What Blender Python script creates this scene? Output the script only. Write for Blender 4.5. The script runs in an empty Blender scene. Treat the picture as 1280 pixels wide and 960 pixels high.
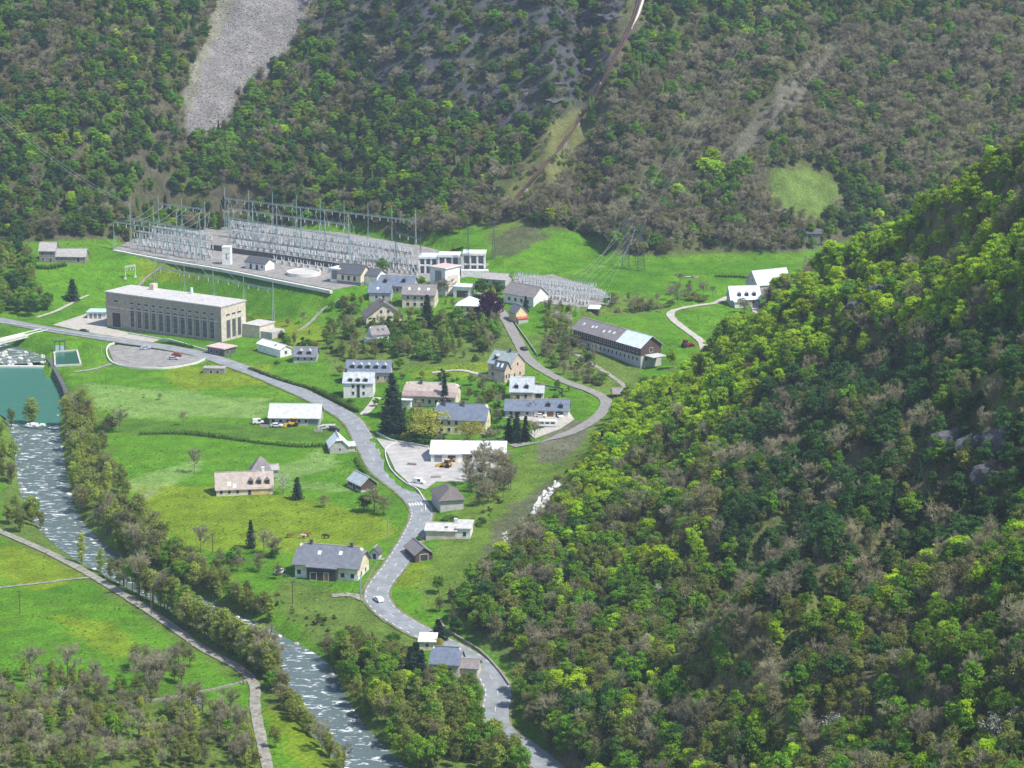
import bpy, bmesh, math, random
import numpy as np
from mathutils import Vector, Matrix
R = math.radians
random.seed(7); rng = np.random.default_rng(11)
sc = bpy.context.scene
COL = sc.collection

# ------------------------------------------------------------------ camera, sky, sun, exposure
CAM_H, FPX, TH = 227.0, 3200.0, math.atan(750 / 3200)
cam_d = bpy.data.cameras.new('camera'); cam = bpy.data.objects.new('camera', cam_d); COL.objects.link(cam)
cam_d.sensor_width = 36; cam_d.lens = FPX / 1280 * 36; cam_d.clip_start = 1; cam_d.clip_end = 6000
cam.location = (0, 0, CAM_H); cam.rotation_euler = (math.pi / 2 - TH, 0, 0); sc.camera = cam
SUN_EL, SUN_AZ = R(55), R(119)          # azimuth clockwise from +Y
world = bpy.data.worlds.new('World'); sc.world = world; world.use_nodes = True
wn = world.node_tree; bg = wn.nodes['Background']
sky = wn.nodes.new('ShaderNodeTexSky'); sky.sky_type = 'NISHITA'; sky.sun_disc = False
sky.sun_elevation = SUN_EL; sky.sun_rotation = SUN_AZ; sky.altitude = 900
wn.links.new(sky.outputs[0], bg.inputs[0]); bg.inputs[1].default_value = 0.145
sun_d = bpy.data.lights.new('sun', 'SUN'); sun_d.energy = 4.2; sun_d.angle = R(0.5); sun_d.color = (1, .965, .90)
sun = bpy.data.objects.new('sun', sun_d); COL.objects.link(sun)
sun.location = (0, 600, 500)
sv = Vector((math.sin(SUN_AZ) * math.cos(SUN_EL), math.cos(SUN_AZ) * math.cos(SUN_EL), math.sin(SUN_EL)))
sun.rotation_euler = sv.to_track_quat('Z', 'Y').to_euler()
vs = sc.view_settings; vs.view_transform = 'Standard'; vs.look = 'None'; vs.gamma = 1; vs.exposure = 0.6; vs.use_curve_mapping = False
sc.render.engine = 'CYCLES'
sc.cycles.max_bounces = 5; sc.cycles.diffuse_bounces = 3; sc.cycles.glossy_bounces = 2; sc.cycles.transmission_bounces = 3
sc.cycles.volume_bounces = 0; sc.cycles.transparent_max_bounces = 4

# ------------------------------------------------------------------ pixel <-> world
FW = np.array([0, math.cos(TH), -math.sin(TH)]); UP = np.array([0, math.sin(TH), math.cos(TH)])
def ray(px, py):
    d = FW + UP * ((480 - py) / FPX); d = d + np.array([(px - 640) / FPX, 0, 0]); return d / d[1]
def P(px, py, z):                       # point of that pixel on the level z
    d = ray(px, py); t = (z - CAM_H) / d[2]; return np.array([d[0] * t, t, z])
def PD(px, py, dist):                   # point of that pixel at ground distance
    d = ray(px, py); return np.array([d[0] * dist, dist, CAM_H + d[2] * dist])
def proj(x, y, z):
    dz = z - CAM_H; c = y * FW[1] + dz * FW[2]; v = y * UP[1] + dz * UP[2]
    return 640 + x / c * FPX, 480 - v / c * FPX

# ------------------------------------------------------------------ noise and helpers on numpy
def vnoise(x, y, seed=0):
    xi = np.floor(x).astype(np.int64); yi = np.floor(y).astype(np.int64); fx = x - xi; fy = y - yi
    fx = fx * fx * (3 - 2 * fx); fy = fy * fy * (3 - 2 * fy)
    def h(a, b):
        n = (a * 374761393 + b * 668265263 + seed * 1442695041) & 0x7fffffff
        n = ((n ^ (n >> 13)) * 1274126177) & 0x7fffffff
        return ((n ^ (n >> 16)) & 0xffff) / 65535.0
    return (h(xi, yi) * (1 - fx) + h(xi + 1, yi) * fx) * (1 - fy) + (h(xi, yi + 1) * (1 - fx) + h(xi + 1, yi + 1) * fx) * fy
def fbm(x, y, seed=0, o=4):
    s = 0; a = .5; t = 0
    for i in range(o):
        s = s + a * vnoise(x * 2 ** i, y * 2 ** i, seed + i); t += a; a *= .5
    return s / t
def inpoly(x, y, poly):
    x = np.asarray(x, float); y = np.asarray(y, float); c = np.zeros(x.shape, bool); n = len(poly)
    for i in range(n):
        x0, y0 = poly[i]; x1, y1 = poly[(i + 1) % n]
        if y0 == y1: continue
        c ^= ((y0 > y) != (y1 > y)) & (x < (x1 - x0) * (y - y0) / (y1 - y0) + x0)
    return c
def segdist(x, y, pts):
    best = np.full(np.shape(x), 1e9); tt = np.zeros(np.shape(x))
    for i in range(len(pts) - 1):
        ax, ay = pts[i][:2]; bx, by = pts[i + 1][:2]; dx, dy = bx - ax, by - ay
        t = np.clip(((x - ax) * dx + (y - ay) * dy) / (dx * dx + dy * dy + 1e-9), 0, 1)
        d = np.hypot(x - ax - t * dx, y - ay - t * dy); m = d < best
        best = np.where(m, d, best); tt = np.where(m, i + t, tt)
    return best, tt
def smooth(a, b, x):
    t = np.clip((x - a) / (b - a), 0, 1); return t * t * (3 - 2 * t)
def tps(pts, z, lam=.02):
    p = np.array(pts, float) / 100; n = len(p)
    def U(r): return np.where(r > 0, r * r * np.log(r + 1e-12), 0)
    K = U(np.hypot(p[:, None, 0] - p[None, :, 0], p[:, None, 1] - p[None, :, 1])) + lam * np.eye(n)
    A = np.zeros((n + 3, n + 3)); A[:n, :n] = K; A[:n, n] = 1; A[:n, n + 1:] = p; A[n, :n] = 1; A[n + 1:, :n] = p.T
    w = np.linalg.solve(A, np.r_[np.array(z, float), 0, 0, 0])
    def f(x, y):
        x = np.asarray(x) / 100; y = np.asarray(y) / 100; s = w[n] + w[n + 1] * x + w[n + 2] * y
        for i in range(n): s = s + w[i] * U(np.hypot(x - p[i, 0], y - p[i, 1]))
        return s
    return f

# ------------------------------------------------------------------ terrain heights
X0, X1, Y0, Y1, ST = -345.0, 345.0, 380.0, 1580.0, 2.5
gx = np.arange(X0, X1 + .1, ST); gy = np.arange(Y0, Y1 + .1, ST); GX, GY = np.meshgrid(gx, gy)
FL = [(100,560,0),(250,500,0),(400,540,.5),(350,650,-1),(420,720,-2),(470,745,-2),(200,600,-.5),(150,480,.5),(300,720,-2.5),
 (200,432,2),(300,458,1),(450,535,.5),(515,625,0),(530,790,-3),(620,870,-5),(690,965,-7),(0,700,-3),(100,780,-3),(200,830,-3.5),
 (320,880,-4.5),(0,900,-2),(150,940,-1),(340,960,-5),(440,800,-3.5),(520,900,-5),(480,960,-6),(-80,560,0),(-120,450,3),(60,400,2),(110,408,2),(210,420,2),(300,420,2),
 (0,395,2),(150,312,15.5),(210,325,15.5),(280,335,15.5),(350,350,15),(412,364,14.5),(200,300,15.5),(300,310,15.5),(400,320,15.5),
 (480,325,15.5),(520,340,15.5),(250,288,16),(190,362,4.5),(231,368,4.5),(305,383,4),(342,400,3),(100,350,9),(60,325,14),(20,330,13),(60,380,4),(-60,330,14),
 (450,365,13),(480,402,8),(523,385,10),(560,372,12),(600,398,9.5),(640,402,9),(660,388,11),(700,370,13),(430,440,3.5),(500,430,5),
 (560,440,6),(620,455,6),(700,475,6),(755,505,4),(690,440,8.5),(760,452,8),(800,450,7),(850,420,9),(920,385,12),(970,360,14),
 (450,497,1.5),(540,508,3),(600,540,3),(650,505,4.5),(580,577,1.5),(540,600,.8),(560,638,1),(555,680,.5),(395,405,4),(380,430,3),
 (650,330,17),(700,335,15.5),(800,335,15.5),(900,332,15.5),(980,335,15.5),(760,352,14),(640,300,23),(685,290,25),(612,325,16.5),(740,310,18),
 (300,265,17),(0,295,17),(760,315,17),(1000,318,16)]
cp = [P(*c) for c in FL]
cw = [(c[0], c[1]) for c in cp]; cz = [c[2] for c in FL]
for x, y, z in [(-345,380,-4),(0,380,-9),(200,500,-5),(345,700,0),(345,1000,10),(-345,700,0),(-345,1000,3),(-345,1250,17),(345,1250,17),(-345,1580,20),(0,1580,20),(345,1580,20),(-200,450,-2),(60,480,-8)]:
    cw.append((x, y)); cz.append(z)
FLOOR = tps(cw, cz, .01)(GX, GY)
FLOOR += (fbm(GX / 40, GY / 40, 3) - .5) * .8
# far hillside
ft = [(-120,305,17),(0,308,17),(150,300,17),(250,285,17),(350,280,17),(450,288,17),(530,305,17),(585,300,19),(620,284,25),(650,280,27),(690,285,27),(735,299,20),(770,320,17),(990,318,17),(1060,308,17),(1250,300,17),(1450,300,17)]
fp = [P(*t) for t in ft]; zf = np.interp(GX, [p[0] for p in fp], [t[2] for t in ft])
yf = np.interp(GX, [p[0] for p in fp], [p[1] for p in fp])
yf = yf + (fbm(GX / 30, GY * 0 + 3, 8) - .5) * 10
dd = GY - yf
ridg = np.abs(fbm((GX * .9 - GY * .55) / 55, (GX * .3 + GY) / 160, 21) - .5) * 2
FAR = zf - .5 + np.where(dd > 0, dd * .74 + smooth(0, 40, dd) * ((ridg - .4) * 15 + (fbm(GX / 28, GY / 28, 31) - .5) * 12), dd * .5)
RK = smooth(0, 60, dd)
# near hillside on the right
nc = []
for a, b, z in [(690,960,-7),(672,930,-6),(655,880,-5),(640,840,-4),(592,805,-3),(558,772,-3),(548,730,-2),(594,690,-.5),(628,650,.5),(662,618,1.5),(702,575,3),(748,538,4),(785,505,6),(840,462,8),(905,418,11),(965,388,13)]:
    p = P(a, b, z); nc.append((p[0], p[1], z)); nc.append((p[0] - 45, p[1] + 12, z - 28))
for a, b, d in [(1280,960,450),(1280,700,530),(1280,450,640),(1280,300,720),(1000,960,505),(850,960,545),(1000,800,575),(1000,600,690),(1000,450,790),(900,490,845),(850,600,770),(850,750,660),(760,650,740),(700,700,715),
                (1150,560,660),(1150,750,560),(1150,400,755),(1150,960,475),(720,830,640),(770,900,588)]:
    p = PD(a, b, d); nc.append(tuple(p))
for a, b, d in [(1285,212,782),(1215,252,800),(1150,300,812),(1060,342,835),(1000,380,850),(900,455,885),(835,498,900)]:
    p = PD(a, b, d); nc.append(tuple(p)); nc.append((p[0] + 4, p[1] + 45, p[2] * .5 - 4)); nc.append((p[0] + 8, p[1] + 130, -20))
nc += [(330,600,205),(330,450,185),(330,780,190),(240,500,140),(330,900,110),(330,1000,20),(100,390,62),(30,400,12)]
NEAR = tps([(a, b) for a, b, c in nc], [c for a, b, c in nc], .003)(GX, GY)
def mask_line(px, w):
    q = [PD(*t) for t in px]; d, _ = segdist(GX, GY, q); return np.exp(-(d / w) ** 2)
NEAR += -19 * mask_line([(1290,470,640),(1150,560,660),(1040,650,660),(960,730,650),(880,800,625)], 11) * smooth(5, 20, NEAR)
NEAR += 13 * mask_line([(1290,560,600),(1160,660,610),(1060,760,590),(960,860,565)], 13) * smooth(5, 20, NEAR)
NEAR += -10 * mask_line([(1290,255,745),(1150,345,785),(1060,395,812)], 7) * smooth(5, 20, NEAR)
NEAR += (fbm(GX / 22, GY / 22, 41) - .5) * 9 * smooth(4, 25, NEAR)
NEAR += (1 - 2 * np.abs(fbm((GX + .4 * GY) / 26, (GY - .2 * GX) / 70, 77) - .5) - .6) * 16 * smooth(8, 30, NEAR)
def smax(a, b, k=3.):
    h = np.clip(.5 + .5 * (a - b) / k, 0, 1); return b * (1 - h) + a * h + k * h * (1 - h)
Z = smax(smax(FLOOR, FAR, 4), NEAR, 2.)
HILLN = smooth(.3, 2.5, NEAR - FLOOR); HILLF = smooth(0, 3, FAR - FLOOR)
def zs(x, y):
    x = np.asarray(x, float); y = np.asarray(y, float)
    u = np.clip((x - X0) / ST, 0, len(gx) - 1.001); v = np.clip((y - Y0) / ST, 0, len(gy) - 1.001)
    i = u.astype(int); j = v.astype(int); a = u - i; b = v - j
    return (Z[j, i] * (1 - a) + Z[j, i + 1] * a) * (1 - b) + (Z[j + 1, i] * (1 - a) + Z[j + 1, i + 1] * a) * b
YY = np.arange(Y0 + 2, Y1 - 2, 1.5)
def G(px, py):
    d = ray(px, py); zz = CAM_H + d[2] * YY; g = zs(d[0] * YY, YY); k = np.argmax(zz < g)
    if k == 0: return Vector(P(px, py, 0))
    e0 = zz[k - 1] - g[k - 1]; e1 = g[k] - zz[k]; y = YY[k - 1] + 1.5 * e0 / (e0 + e1 + 1e-9)
    x = d[0] * y; return Vector((x, y, float(zs(x, y))))
def spline(pts, step=2.0):
    p = [np.array(q, float) for q in pts]; p = [2 * p[0] - p[1]] + p + [2 * p[-1] - p[-2]]; out = []
    for i in range(1, len(p) - 2):
        n = max(2, int(np.linalg.norm(p[i + 1][:2] - p[i][:2]) / step))
        for k in range(n):
            t = k / n
            out.append(.5 * (2 * p[i] + (p[i + 1] - p[i - 1]) * t + (2 * p[i - 1] - 5 * p[i] + 4 * p[i + 1] - p[i + 2]) * t * t + (3 * p[i] - p[i - 1] - 3 * p[i + 1] + p[i + 2]) * t ** 3))
    out.append(p[-2]); return np.array(out)
# river bed
RIV = [(-90,412,-2.0,13),(-10,434,-2.1,17),(30,452,-2.3,17),(36,490,-2.6,17),(40,518,-2.7,15),(48,560,-3.2,13),(56,610,-3.6,12.5),(72,650,-4,10.5),(110,688,-4.5,9),(170,724,-5,8),(240,758,-5.4,8),(310,790,-5.8,8.5),(378,832,-6.2,8.5),(402,880,-6.8,9.5),(434,925,-7.3,9.5),(475,965,-7.8,9.5),(520,1000,-8.2,9.5),(575,1050,-8.8,9.5),(650,1130,-9.6,9.5)]
rv = spline([list(P(a, b, z)) + [w] for a, b, z, w in RIV], 4)
POOL = [P(a, b, -2.6)[:2] for a, b in [(-70,460),(62,459),(81,494),(76,535),(18,535),(-30,505),(-62,498),(-82,480)]]
rd, rt = segdist(GX, GY, rv)
ii = np.clip(rt, 0, len(rv) - 1.001); i0 = ii.astype(int); fr = ii - i0
rz = rv[i0, 2] * (1 - fr) + rv[i0 + 1, 2] * fr; rw = rv[i0, 3] * (1 - fr) + rv[i0 + 1, 3] * fr
k = smooth(rw / 2 - .5, rw / 2 + 7, rd); Z = np.where(rd < rw / 2 + 7, np.minimum(Z, (rz - 1.2) * (1 - k) + Z * k), Z)
Z = np.where(inpoly(GX, GY, POOL), np.minimum(Z, -4), Z)
# roads: flatten the ground along them
def road_pts(px, sm=9):
    q = spline([list(G(a, b)) for a, b in px], 2.0); z = zs(q[:, 0], q[:, 1])
    zp = np.pad(z, sm, mode='edge'); q[:, 2] = np.convolve(zp, np.ones(2 * sm + 1) / (2 * sm + 1), 'valid'); return q
def flatten(q, w, soft=4.0, low=.22):
    global Z
    for lo in range(0, len(q), 20):
        s = q[max(0, lo - 1):lo + 22]
        x0, x1 = s[:, 0].min() - w - soft, s[:, 0].max() + w + soft; y0, y1 = s[:, 1].min() - w - soft, s[:, 1].max() + w + soft
        a = max(0, int((x0 - X0) / ST)); b = int((x1 - X0) / ST) + 2; c = max(0, int((y0 - Y0) / ST)); d = int((y1 - Y0) / ST) + 2
        gx_, gy_ = GX[c:d, a:b], GY[c:d, a:b]
        if gx_.size == 0 or len(s) < 2: continue
        ds, t = segdist(gx_, gy_, s); t = np.clip(t, 0, len(s) - 1.001); i = t.astype(int); f = t - i
        zr = s[i, 2] * (1 - f) + s[i + 1, 2] * f - low; k = smooth(w / 2 + 1.2, w / 2 + soft, ds); Z[c:d, a:b] = zr * (1 - k) + Z[c:d, a:b] * k
ROADS = {
 'main': ([(-60,392),(0,401),(60,411),(150,425),(240,440),(300,459),(355,481),(405,504),(440,526),(458,556),(476,588),(508,614),(527,638),(517,668),(494,706),(471,740),(485,765),(530,792),(575,815),(605,836),(622,862),(619,890),(625,913),(668,945),(715,985)], 7.2),
 'upper': ([(600,365),(628,392),(646,424),(662,450),(700,474),(740,489),(758,503),(745,522),(712,541),(672,551),(640,558)], 4.5),
 'lane': ([(1000,372),(940,376),(890,380),(848,386),(838,394),(852,408),(876,426),(880,440)], 4.0),
 'track': ([(-60,640),(0,664),(80,700),(190,766),(250,808),(300,836),(318,856),(319,885),(327,925),(335,960),(352,1010),(380,1080)], 2.9)}
RP = {}
for k_, (px, w) in ROADS.items():
    RP[k_] = (road_pts(px), w); flatten(RP[k_][0], w)
# level yards
def pad(px, z=None, soft=3.):
    global Z
    q = [G(a, b) for a, b in px]
    z = z if z is not None else sum(v.z for v in q) / len(q)
    poly = [tuple(P(a, b, z)[:2]) for a, b in px]
    cl = poly + [poly[0]]; d, _ = segdist(GX, GY, cl); ins = inpoly(GX, GY, poly)
    k = np.where(ins, 0, smooth(1.5, 1.5 + soft, d)); Z = (z - .22) * (1 - k) + Z * k
    return poly, z
PADS = {}
PADS['substation'] = pad([(142,311),(196,284),(300,279),(430,291),(530,308),(612,330),(590,345),(545,352),(480,350),(416,362),(350,349),(280,335),(210,324)], 15.5, 4)
PADS['parking'] = pad([(135,434),(163,427),(205,432),(236,440),(257,448),(240,455),(196,461),(143,455)])
PADS['forecourt'] = pad([(66,406),(108,392),(132,396),(134,410),(200,424),(190,428),(120,417)])
PADS['yard'] = pad([(470,548),(536,560),(632,573),(628,590),(580,602),(545,602),(531,612),(512,605),(494,588),(484,566)])
PADS['villa_yard'] = pad([(628,522),(668,520),(712,516),(718,524),(700,536),(668,548),(660,540),(690,532),(660,526)])
PADS['basin'] = pad([(65,460),(104,458),(98,435),(64,439)], None, 2)
PADS['switchyard'] = pad([(640,346),(690,343),(752,362),(772,378),(735,384),(690,380),(650,372)], 13.8)

PENPX = [(806,-40),(797,10),(788,35),(777,58),(760,90),(745,120),(722,155),(705,180),(678,212),(650,245),(628,272),(618,282)]
# ------------------------------------------------------------------ materials
MATS = {}
def mat(name, col, rough=.8, var=.18, scale=.6, metal=0, bump=0):
    if name in MATS: return MATS[name]
    m = bpy.data.materials.new(name); m.use_nodes = True; n = m.node_tree; b = n.nodes['Principled BSDF']
    b.inputs['Roughness'].default_value = rough; b.inputs['Metallic'].default_value = metal; b.inputs['Specular IOR Level'].default_value = .3
    g = n.nodes.new('ShaderNodeNewGeometry'); t = n.nodes.new('ShaderNodeTexNoise'); t.inputs['Scale'].default_value = scale; t.inputs['Detail'].default_value = 5; t.inputs['Roughness'].default_value = .65
    r = n.nodes.new('ShaderNodeMapRange'); r.inputs[1].default_value = .3; r.inputs[2].default_value = .7; r.inputs[3].default_value = 1 - var; r.inputs[4].default_value = 1 + var
    x = n.nodes.new('ShaderNodeMix'); x.data_type = 'RGBA'; x.blend_type = 'MULTIPLY'; x.inputs[0].default_value = 1; x.inputs[6].default_value = (*col, 1)
    n.links.new(g.outputs['Position'], t.inputs['Vector']); n.links.new(t.outputs['Fac'], r.inputs[0]); n.links.new(r.outputs[0], x.inputs[7]); n.links.new(x.outputs[2], b.inputs['Base Color'])
    if bump:
        bp = n.nodes.new('ShaderNodeBump'); bp.inputs['Strength'].default_value = bump; bp.inputs['Distance'].default_value = .2
        n.links.new(t.outputs['Fac'], bp.inputs['Height']); n.links.new(bp.outputs[0], b.inputs['Normal'])
    MATS[name] = m; return m
def leaf_mat(name, col, dv=.28, hue=.014, trans=.48):
    m = bpy.data.materials.new(name); m.use_nodes = True; n = m.node_tree
    for q in list(n.nodes):
        if q.type == 'BSDF_PRINCIPLED': n.nodes.remove(q)
    out = n.nodes['Material Output']; oi = n.nodes.new('ShaderNodeObjectInfo'); hs = n.nodes.new('ShaderNodeHueSaturation'); hs.inputs['Color'].default_value = (*col, 1)
    r1 = n.nodes.new('ShaderNodeMapRange'); r1.inputs[3].default_value = 1 - dv; r1.inputs[4].default_value = 1 + dv
    mu = n.nodes.new('ShaderNodeMath'); mu.operation = 'MULTIPLY'; mu.inputs[1].default_value = 7.31
    fr = n.nodes.new('ShaderNodeMath'); fr.operation = 'FRACT'; r2 = n.nodes.new('ShaderNodeMapRange'); r2.inputs[3].default_value = .5 - hue; r2.inputs[4].default_value = .5 + hue
    L = n.links.new
    L(oi.outputs['Random'], r1.inputs[0]); L(r1.outputs[0], hs.inputs['Value']); L(oi.outputs['Random'], mu.inputs[0]); L(mu.outputs[0], fr.inputs[0]); L(fr.outputs[0], r2.inputs[0]); L(r2.outputs[0], hs.inputs['Hue'])
    g = n.nodes.new('ShaderNodeNewGeometry'); t = n.nodes.new('ShaderNodeTexNoise'); t.inputs['Scale'].default_value = .5
    rr = n.nodes.new('ShaderNodeMapRange'); rr.inputs[1].default_value = .3; rr.inputs[2].default_value = .7; rr.inputs[3].default_value = .75; rr.inputs[4].default_value = 1.25
    mx = n.nodes.new('ShaderNodeMix'); mx.data_type = 'RGBA'; mx.blend_type = 'MULTIPLY'; mx.inputs[0].default_value = 1
    L(g.outputs['Position'], t.inputs['Vector']); L(t.outputs['Fac'], rr.inputs[0]); L(hs.outputs[0], mx.inputs[6]); L(rr.outputs[0], mx.inputs[7])
    d = n.nodes.new('ShaderNodeBsdfDiffuse'); tr = n.nodes.new('ShaderNodeBsdfTranslucent'); mix = n.nodes.new('ShaderNodeMixShader'); mix.inputs[0].default_value = trans
    L(mx.outputs[2], d.inputs[0]); L(mx.outputs[2], tr.inputs[0]); L(d.outputs[0], mix.inputs[1]); L(tr.outputs[0], mix.inputs[2]); L(mix.outputs[0], out.inputs[0])
    MATS[name] = m; return m
def M(n): return MATS[n]
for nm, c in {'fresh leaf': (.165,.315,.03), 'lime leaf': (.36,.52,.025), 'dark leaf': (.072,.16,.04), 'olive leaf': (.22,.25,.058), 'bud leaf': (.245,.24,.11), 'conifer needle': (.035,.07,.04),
              'blossom': (.55,.55,.46), 'purple leaf': (.055,.02,.05), 'bush leaf': (.11,.225,.035), 'yellow leaf': (.34,.33,.06), 'hedge leaf': (.055,.11,.03), 'heather leaf': (.125,.135,.07), 'riverside leaf': (.31,.375,.07)}.items(): leaf_mat(nm, c)
leaf_mat('twig', (.33,.30,.19), .25, .012, .3)
mat('bark', (.13,.105,.085), .95, .3, 2)
mat('pale bark', (.30,.27,.24), .95, .3, 2)

# ------------------------------------------------------------------ mesh builder
class MB:
    def __init__(s): s.v = []; s.f = []
    def add(s, vs_, fs): o = len(s.v); s.v += [tuple(map(float, q)) for q in vs_]; s.f += [tuple(o + i for i in f) for f in fs]; return s
    def box(s, x0, y0, z0, x1, y1, z1):
        return s.add([(x0,y0,z0),(x1,y0,z0),(x1,y1,z0),(x0,y1,z0),(x0,y0,z1),(x1,y0,z1),(x1,y1,z1),(x0,y1,z1)], [(0,3,2,1),(4,5,6,7),(0,1,5,4),(1,2,6,5),(2,3,7,6),(3,0,4,7)])
    def tube(s, a, b, r0, r1=None, n=6):
        r1 = r0 if r1 is None else r1; a = Vector(a); b = Vector(b); d = (b - a).normalized(); u = d.orthogonal().normalized(); w = d.cross(u)
        vs_ = [c + (u * math.cos(2*math.pi*i/n) + w * math.sin(2*math.pi*i/n)) * r for c, r in ((a, r0), (b, r1)) for i in range(n)]
        return s.add(vs_, [(i, (i+1) % n, n + (i+1) % n, n + i) for i in range(n)] + [tuple(range(n))[::-1], tuple(range(n, 2*n))])
    def slab(s, pts, t):                    # polygon pts (ccw from above) with thickness t downwards
        n = len(pts); return s.add([tuple(p) for p in pts] + [(p[0], p[1], p[2] - t) for p in pts], [tuple(range(n)), tuple(range(2*n-1, n-1, -1))] + [(i, n+i, n+(i+1) % n, (i+1) % n) for i in range(n)])
    def prism(s, prof, y0, y1):             # profile of (x, z), extruded along y
        n = len(prof); return s.add([(x, y0, z) for x, z in prof] + [(x, y1, z) for x, z in prof], [tuple(range(n)), tuple(range(2*n-1, n-1, -1))] + [(i, n+i, n+(i+1) % n, (i+1) % n) for i in range(n)])
    def mesh(s, name, m, smooth_=False):
        me = bpy.data.meshes.new(name); me.from_pydata(s.v, [], s.f); me.validate(); b = bmesh.new(); b.from_mesh(me); bmesh.ops.recalc_face_normals(b, faces=b.faces); b.to_mesh(me); b.free()
        if m: me.materials.append(M(m) if isinstance(m, str) else m)
        if smooth_: me.polygons.foreach_set('use_smooth', [True] * len(me.polygons))
        return me
    def build(s, name, m, parent=None, smooth_=False): return link(name, s.mesh(name, m, smooth_), parent)
def link(name, data, parent=None, loc=None):
    o = bpy.data.objects.new(name, data); COL.objects.link(o)
    if parent: o.parent = parent
    if loc is not None: o.location = loc
    return o
def tag(o, label, cat=None, group=None, kind=None):
    if label: o['label'] = label
    if cat: o['category'] = cat
    if group: o['group'] = group
    if kind: o['kind'] = kind
    return o
def thing(name, label, cat, loc, rot=0, group=None, scale=1):
    o = link(name, None, None, loc); o.rotation_euler = (0, 0, R(rot)); o.empty_display_size = .5; o.scale = (scale,) * 3 if not isinstance(scale, tuple) else scale
    return tag(o, label, cat, group)
def struct(o): o['kind'] = 'structure'; return o
def icos(r, sub, seed, amp=.3, sq=(1, 1, 1)):
    b = bmesh.new(); bmesh.ops.create_icosphere(b, subdivisions=sub, radius=1); rr = random.Random(seed); off = rr.random() * 50
    from mathutils import noise
    for v in b.verts:
        k = r * (1 + amp * noise.noise(v.co * 1.3 + Vector((off, off * .7, 0)))); v.co = Vector((v.co.x * k * sq[0], v.co.y * k * sq[1], v.co.z * k * sq[2]))
    me = bpy.data.meshes.new('rock'); b.to_mesh(me); b.free(); return me

# ------------------------------------------------------------------ terrain mesh with its own colours
PX, PY = proj(GX, GY, Z)
jx = (fbm(GX / 9, GY / 9, 61) - .5) * 22; jy = (fbm(GX / 9, GY / 9, 67) - .5) * 12
def reg(poly, j=1.): return inpoly(PX + jx * j, PY + jy * j, poly)
C = np.zeros(GX.shape + (4,)); n1 = fbm(GX / 45, GY / 45, 5); n2 = fbm(GX / 14, GY / 14, 9)
def paint(m, col, a=0, k=1.):
    m = np.asarray(m, float)[..., None] * k; C[:] = C * (1 - m) + np.array([*col, a]) * m
paint(np.ones(GX.shape), (.083, .208, .010), .35)
paint(smooth(.45, .62, n1), (.068, .182, .008), .3)
paint(smooth(.5, .7, n2), (.108, .228, .014), .4, .7)
Y_ = (.24, .25, .014)
for poly in ([(150,600),(300,610),(470,640),(500,670),(440,690),(330,690),(260,690),(190,660)], [(0,680),(60,690),(110,725),(40,740),(0,720)], [(150,780),(60,770),(100,800),(180,830)], [(290,395),(420,405),(420,430),(360,435)], [(330,880),(360,880),(470,965),(380,965)],
             [(500,700),(545,705),(530,730),(495,740)], [(560,455),(620,450),(620,470),(500,470)], [(200,455),(330,455),(340,480),(230,490)], [(170,320),(230,330),(260,350),(180,350)]):
    paint(reg(poly), Y_, 1.0, .42)
for poly in ([(110,480),(330,500),(330,522),(160,522),(110,505)], [(150,600),(250,575),(260,585),(180,625)], [(400,560),(430,585),(350,600),(340,590)], [(330,600),(450,608),(440,614),(330,610)]):
    paint(reg(poly, .7), (.22, .32, .10), .3, .55)
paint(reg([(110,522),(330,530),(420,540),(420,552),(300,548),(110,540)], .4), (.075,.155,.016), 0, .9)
ROUGH = (.115, .155, .034)
for poly in ([(350,725),(470,750),(530,795),(520,850),(440,830),(380,790),(340,750)], [(0,500),(110,480),(160,640),(350,800),(360,900),(300,850),(100,720),(0,670)], [(420,395),(640,395),(660,450),(560,455),(430,470),(400,440)], [(660,420),(720,400),(800,460),(790,500),(740,490),(690,465)],
             [(-200,860),(170,860),(330,900),(330,1000),(-200,1000)], [(480,820),(640,880),(680,960),(440,960),(380,820)], [(600,270),(700,280),(660,300),(610,310)], [(740,370),(830,370),(830,390),(720,400)]):
    paint(reg(poly), ROUGH, .1, .75)
fl = (.12, .115, .055)
paint(HILLF, (.078, .088, .034), 0); paint(HILLF * smooth(.42, .6, n2), (.095, .088, .055), 0, .8); paint(HILLF * smooth(.55, .7, n1), (.085, .11, .028), 0, .7)
paint(HILLN, fl, 0); paint(HILLN * smooth(.5, .62, n2), (.10, .13, .035), 0, .8)
hf = HILLF > .3
ROCK = [(395,-80),(800,-80),(760,70),(735,120),(640,175),(560,140),(480,120),(390,60)]
paint(reg(ROCK, 1.5) & hf, (.062,.065,.078), 0, .85); paint(reg(ROCK, 1.2) & hf & (n2 > .55), (.06,.075,.03), 0, .9)
SCREE = [(285,-120),(272,-5),(258,45),(236,95),(230,140),(238,182),(262,170),(290,150),(296,120),(312,108),(340,90),(372,45),(392,-5),(420,-120)]
paint(reg(SCREE, .5) & hf, (.195,.182,.172), 0); paint(reg([(285,-120),(272,-5),(258,45),(236,95),(230,140),(240,140),(255,80),(275,40),(300,-5),(310,-120)], .4) & hf, (.20,.20,.12), 0, .7)
paint(reg([(1040,50),(1052,70),(985,150),(920,210),(880,235),(870,225),(930,165),(965,120)], .8) & hf, (.15,.135,.12), 0, .55)
paint(reg([(640,230),(700,140),(740,130),(760,170),(690,240),(650,280),(620,285)]) & hf, (.15,.16,.05), 0, .7)
paint(reg([(930,80),(940,95),(850,200),(800,250),(790,245),(870,160)], .5) & hf, (.11,.13,.05), 0, .7)
FIELD = [(962,215),(1010,210),(1048,232),(1050,255),(1020,275),(985,265),(960,240)]
paint(reg(FIELD, .4) & hf, (.11,.165,.035), .1)
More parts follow.
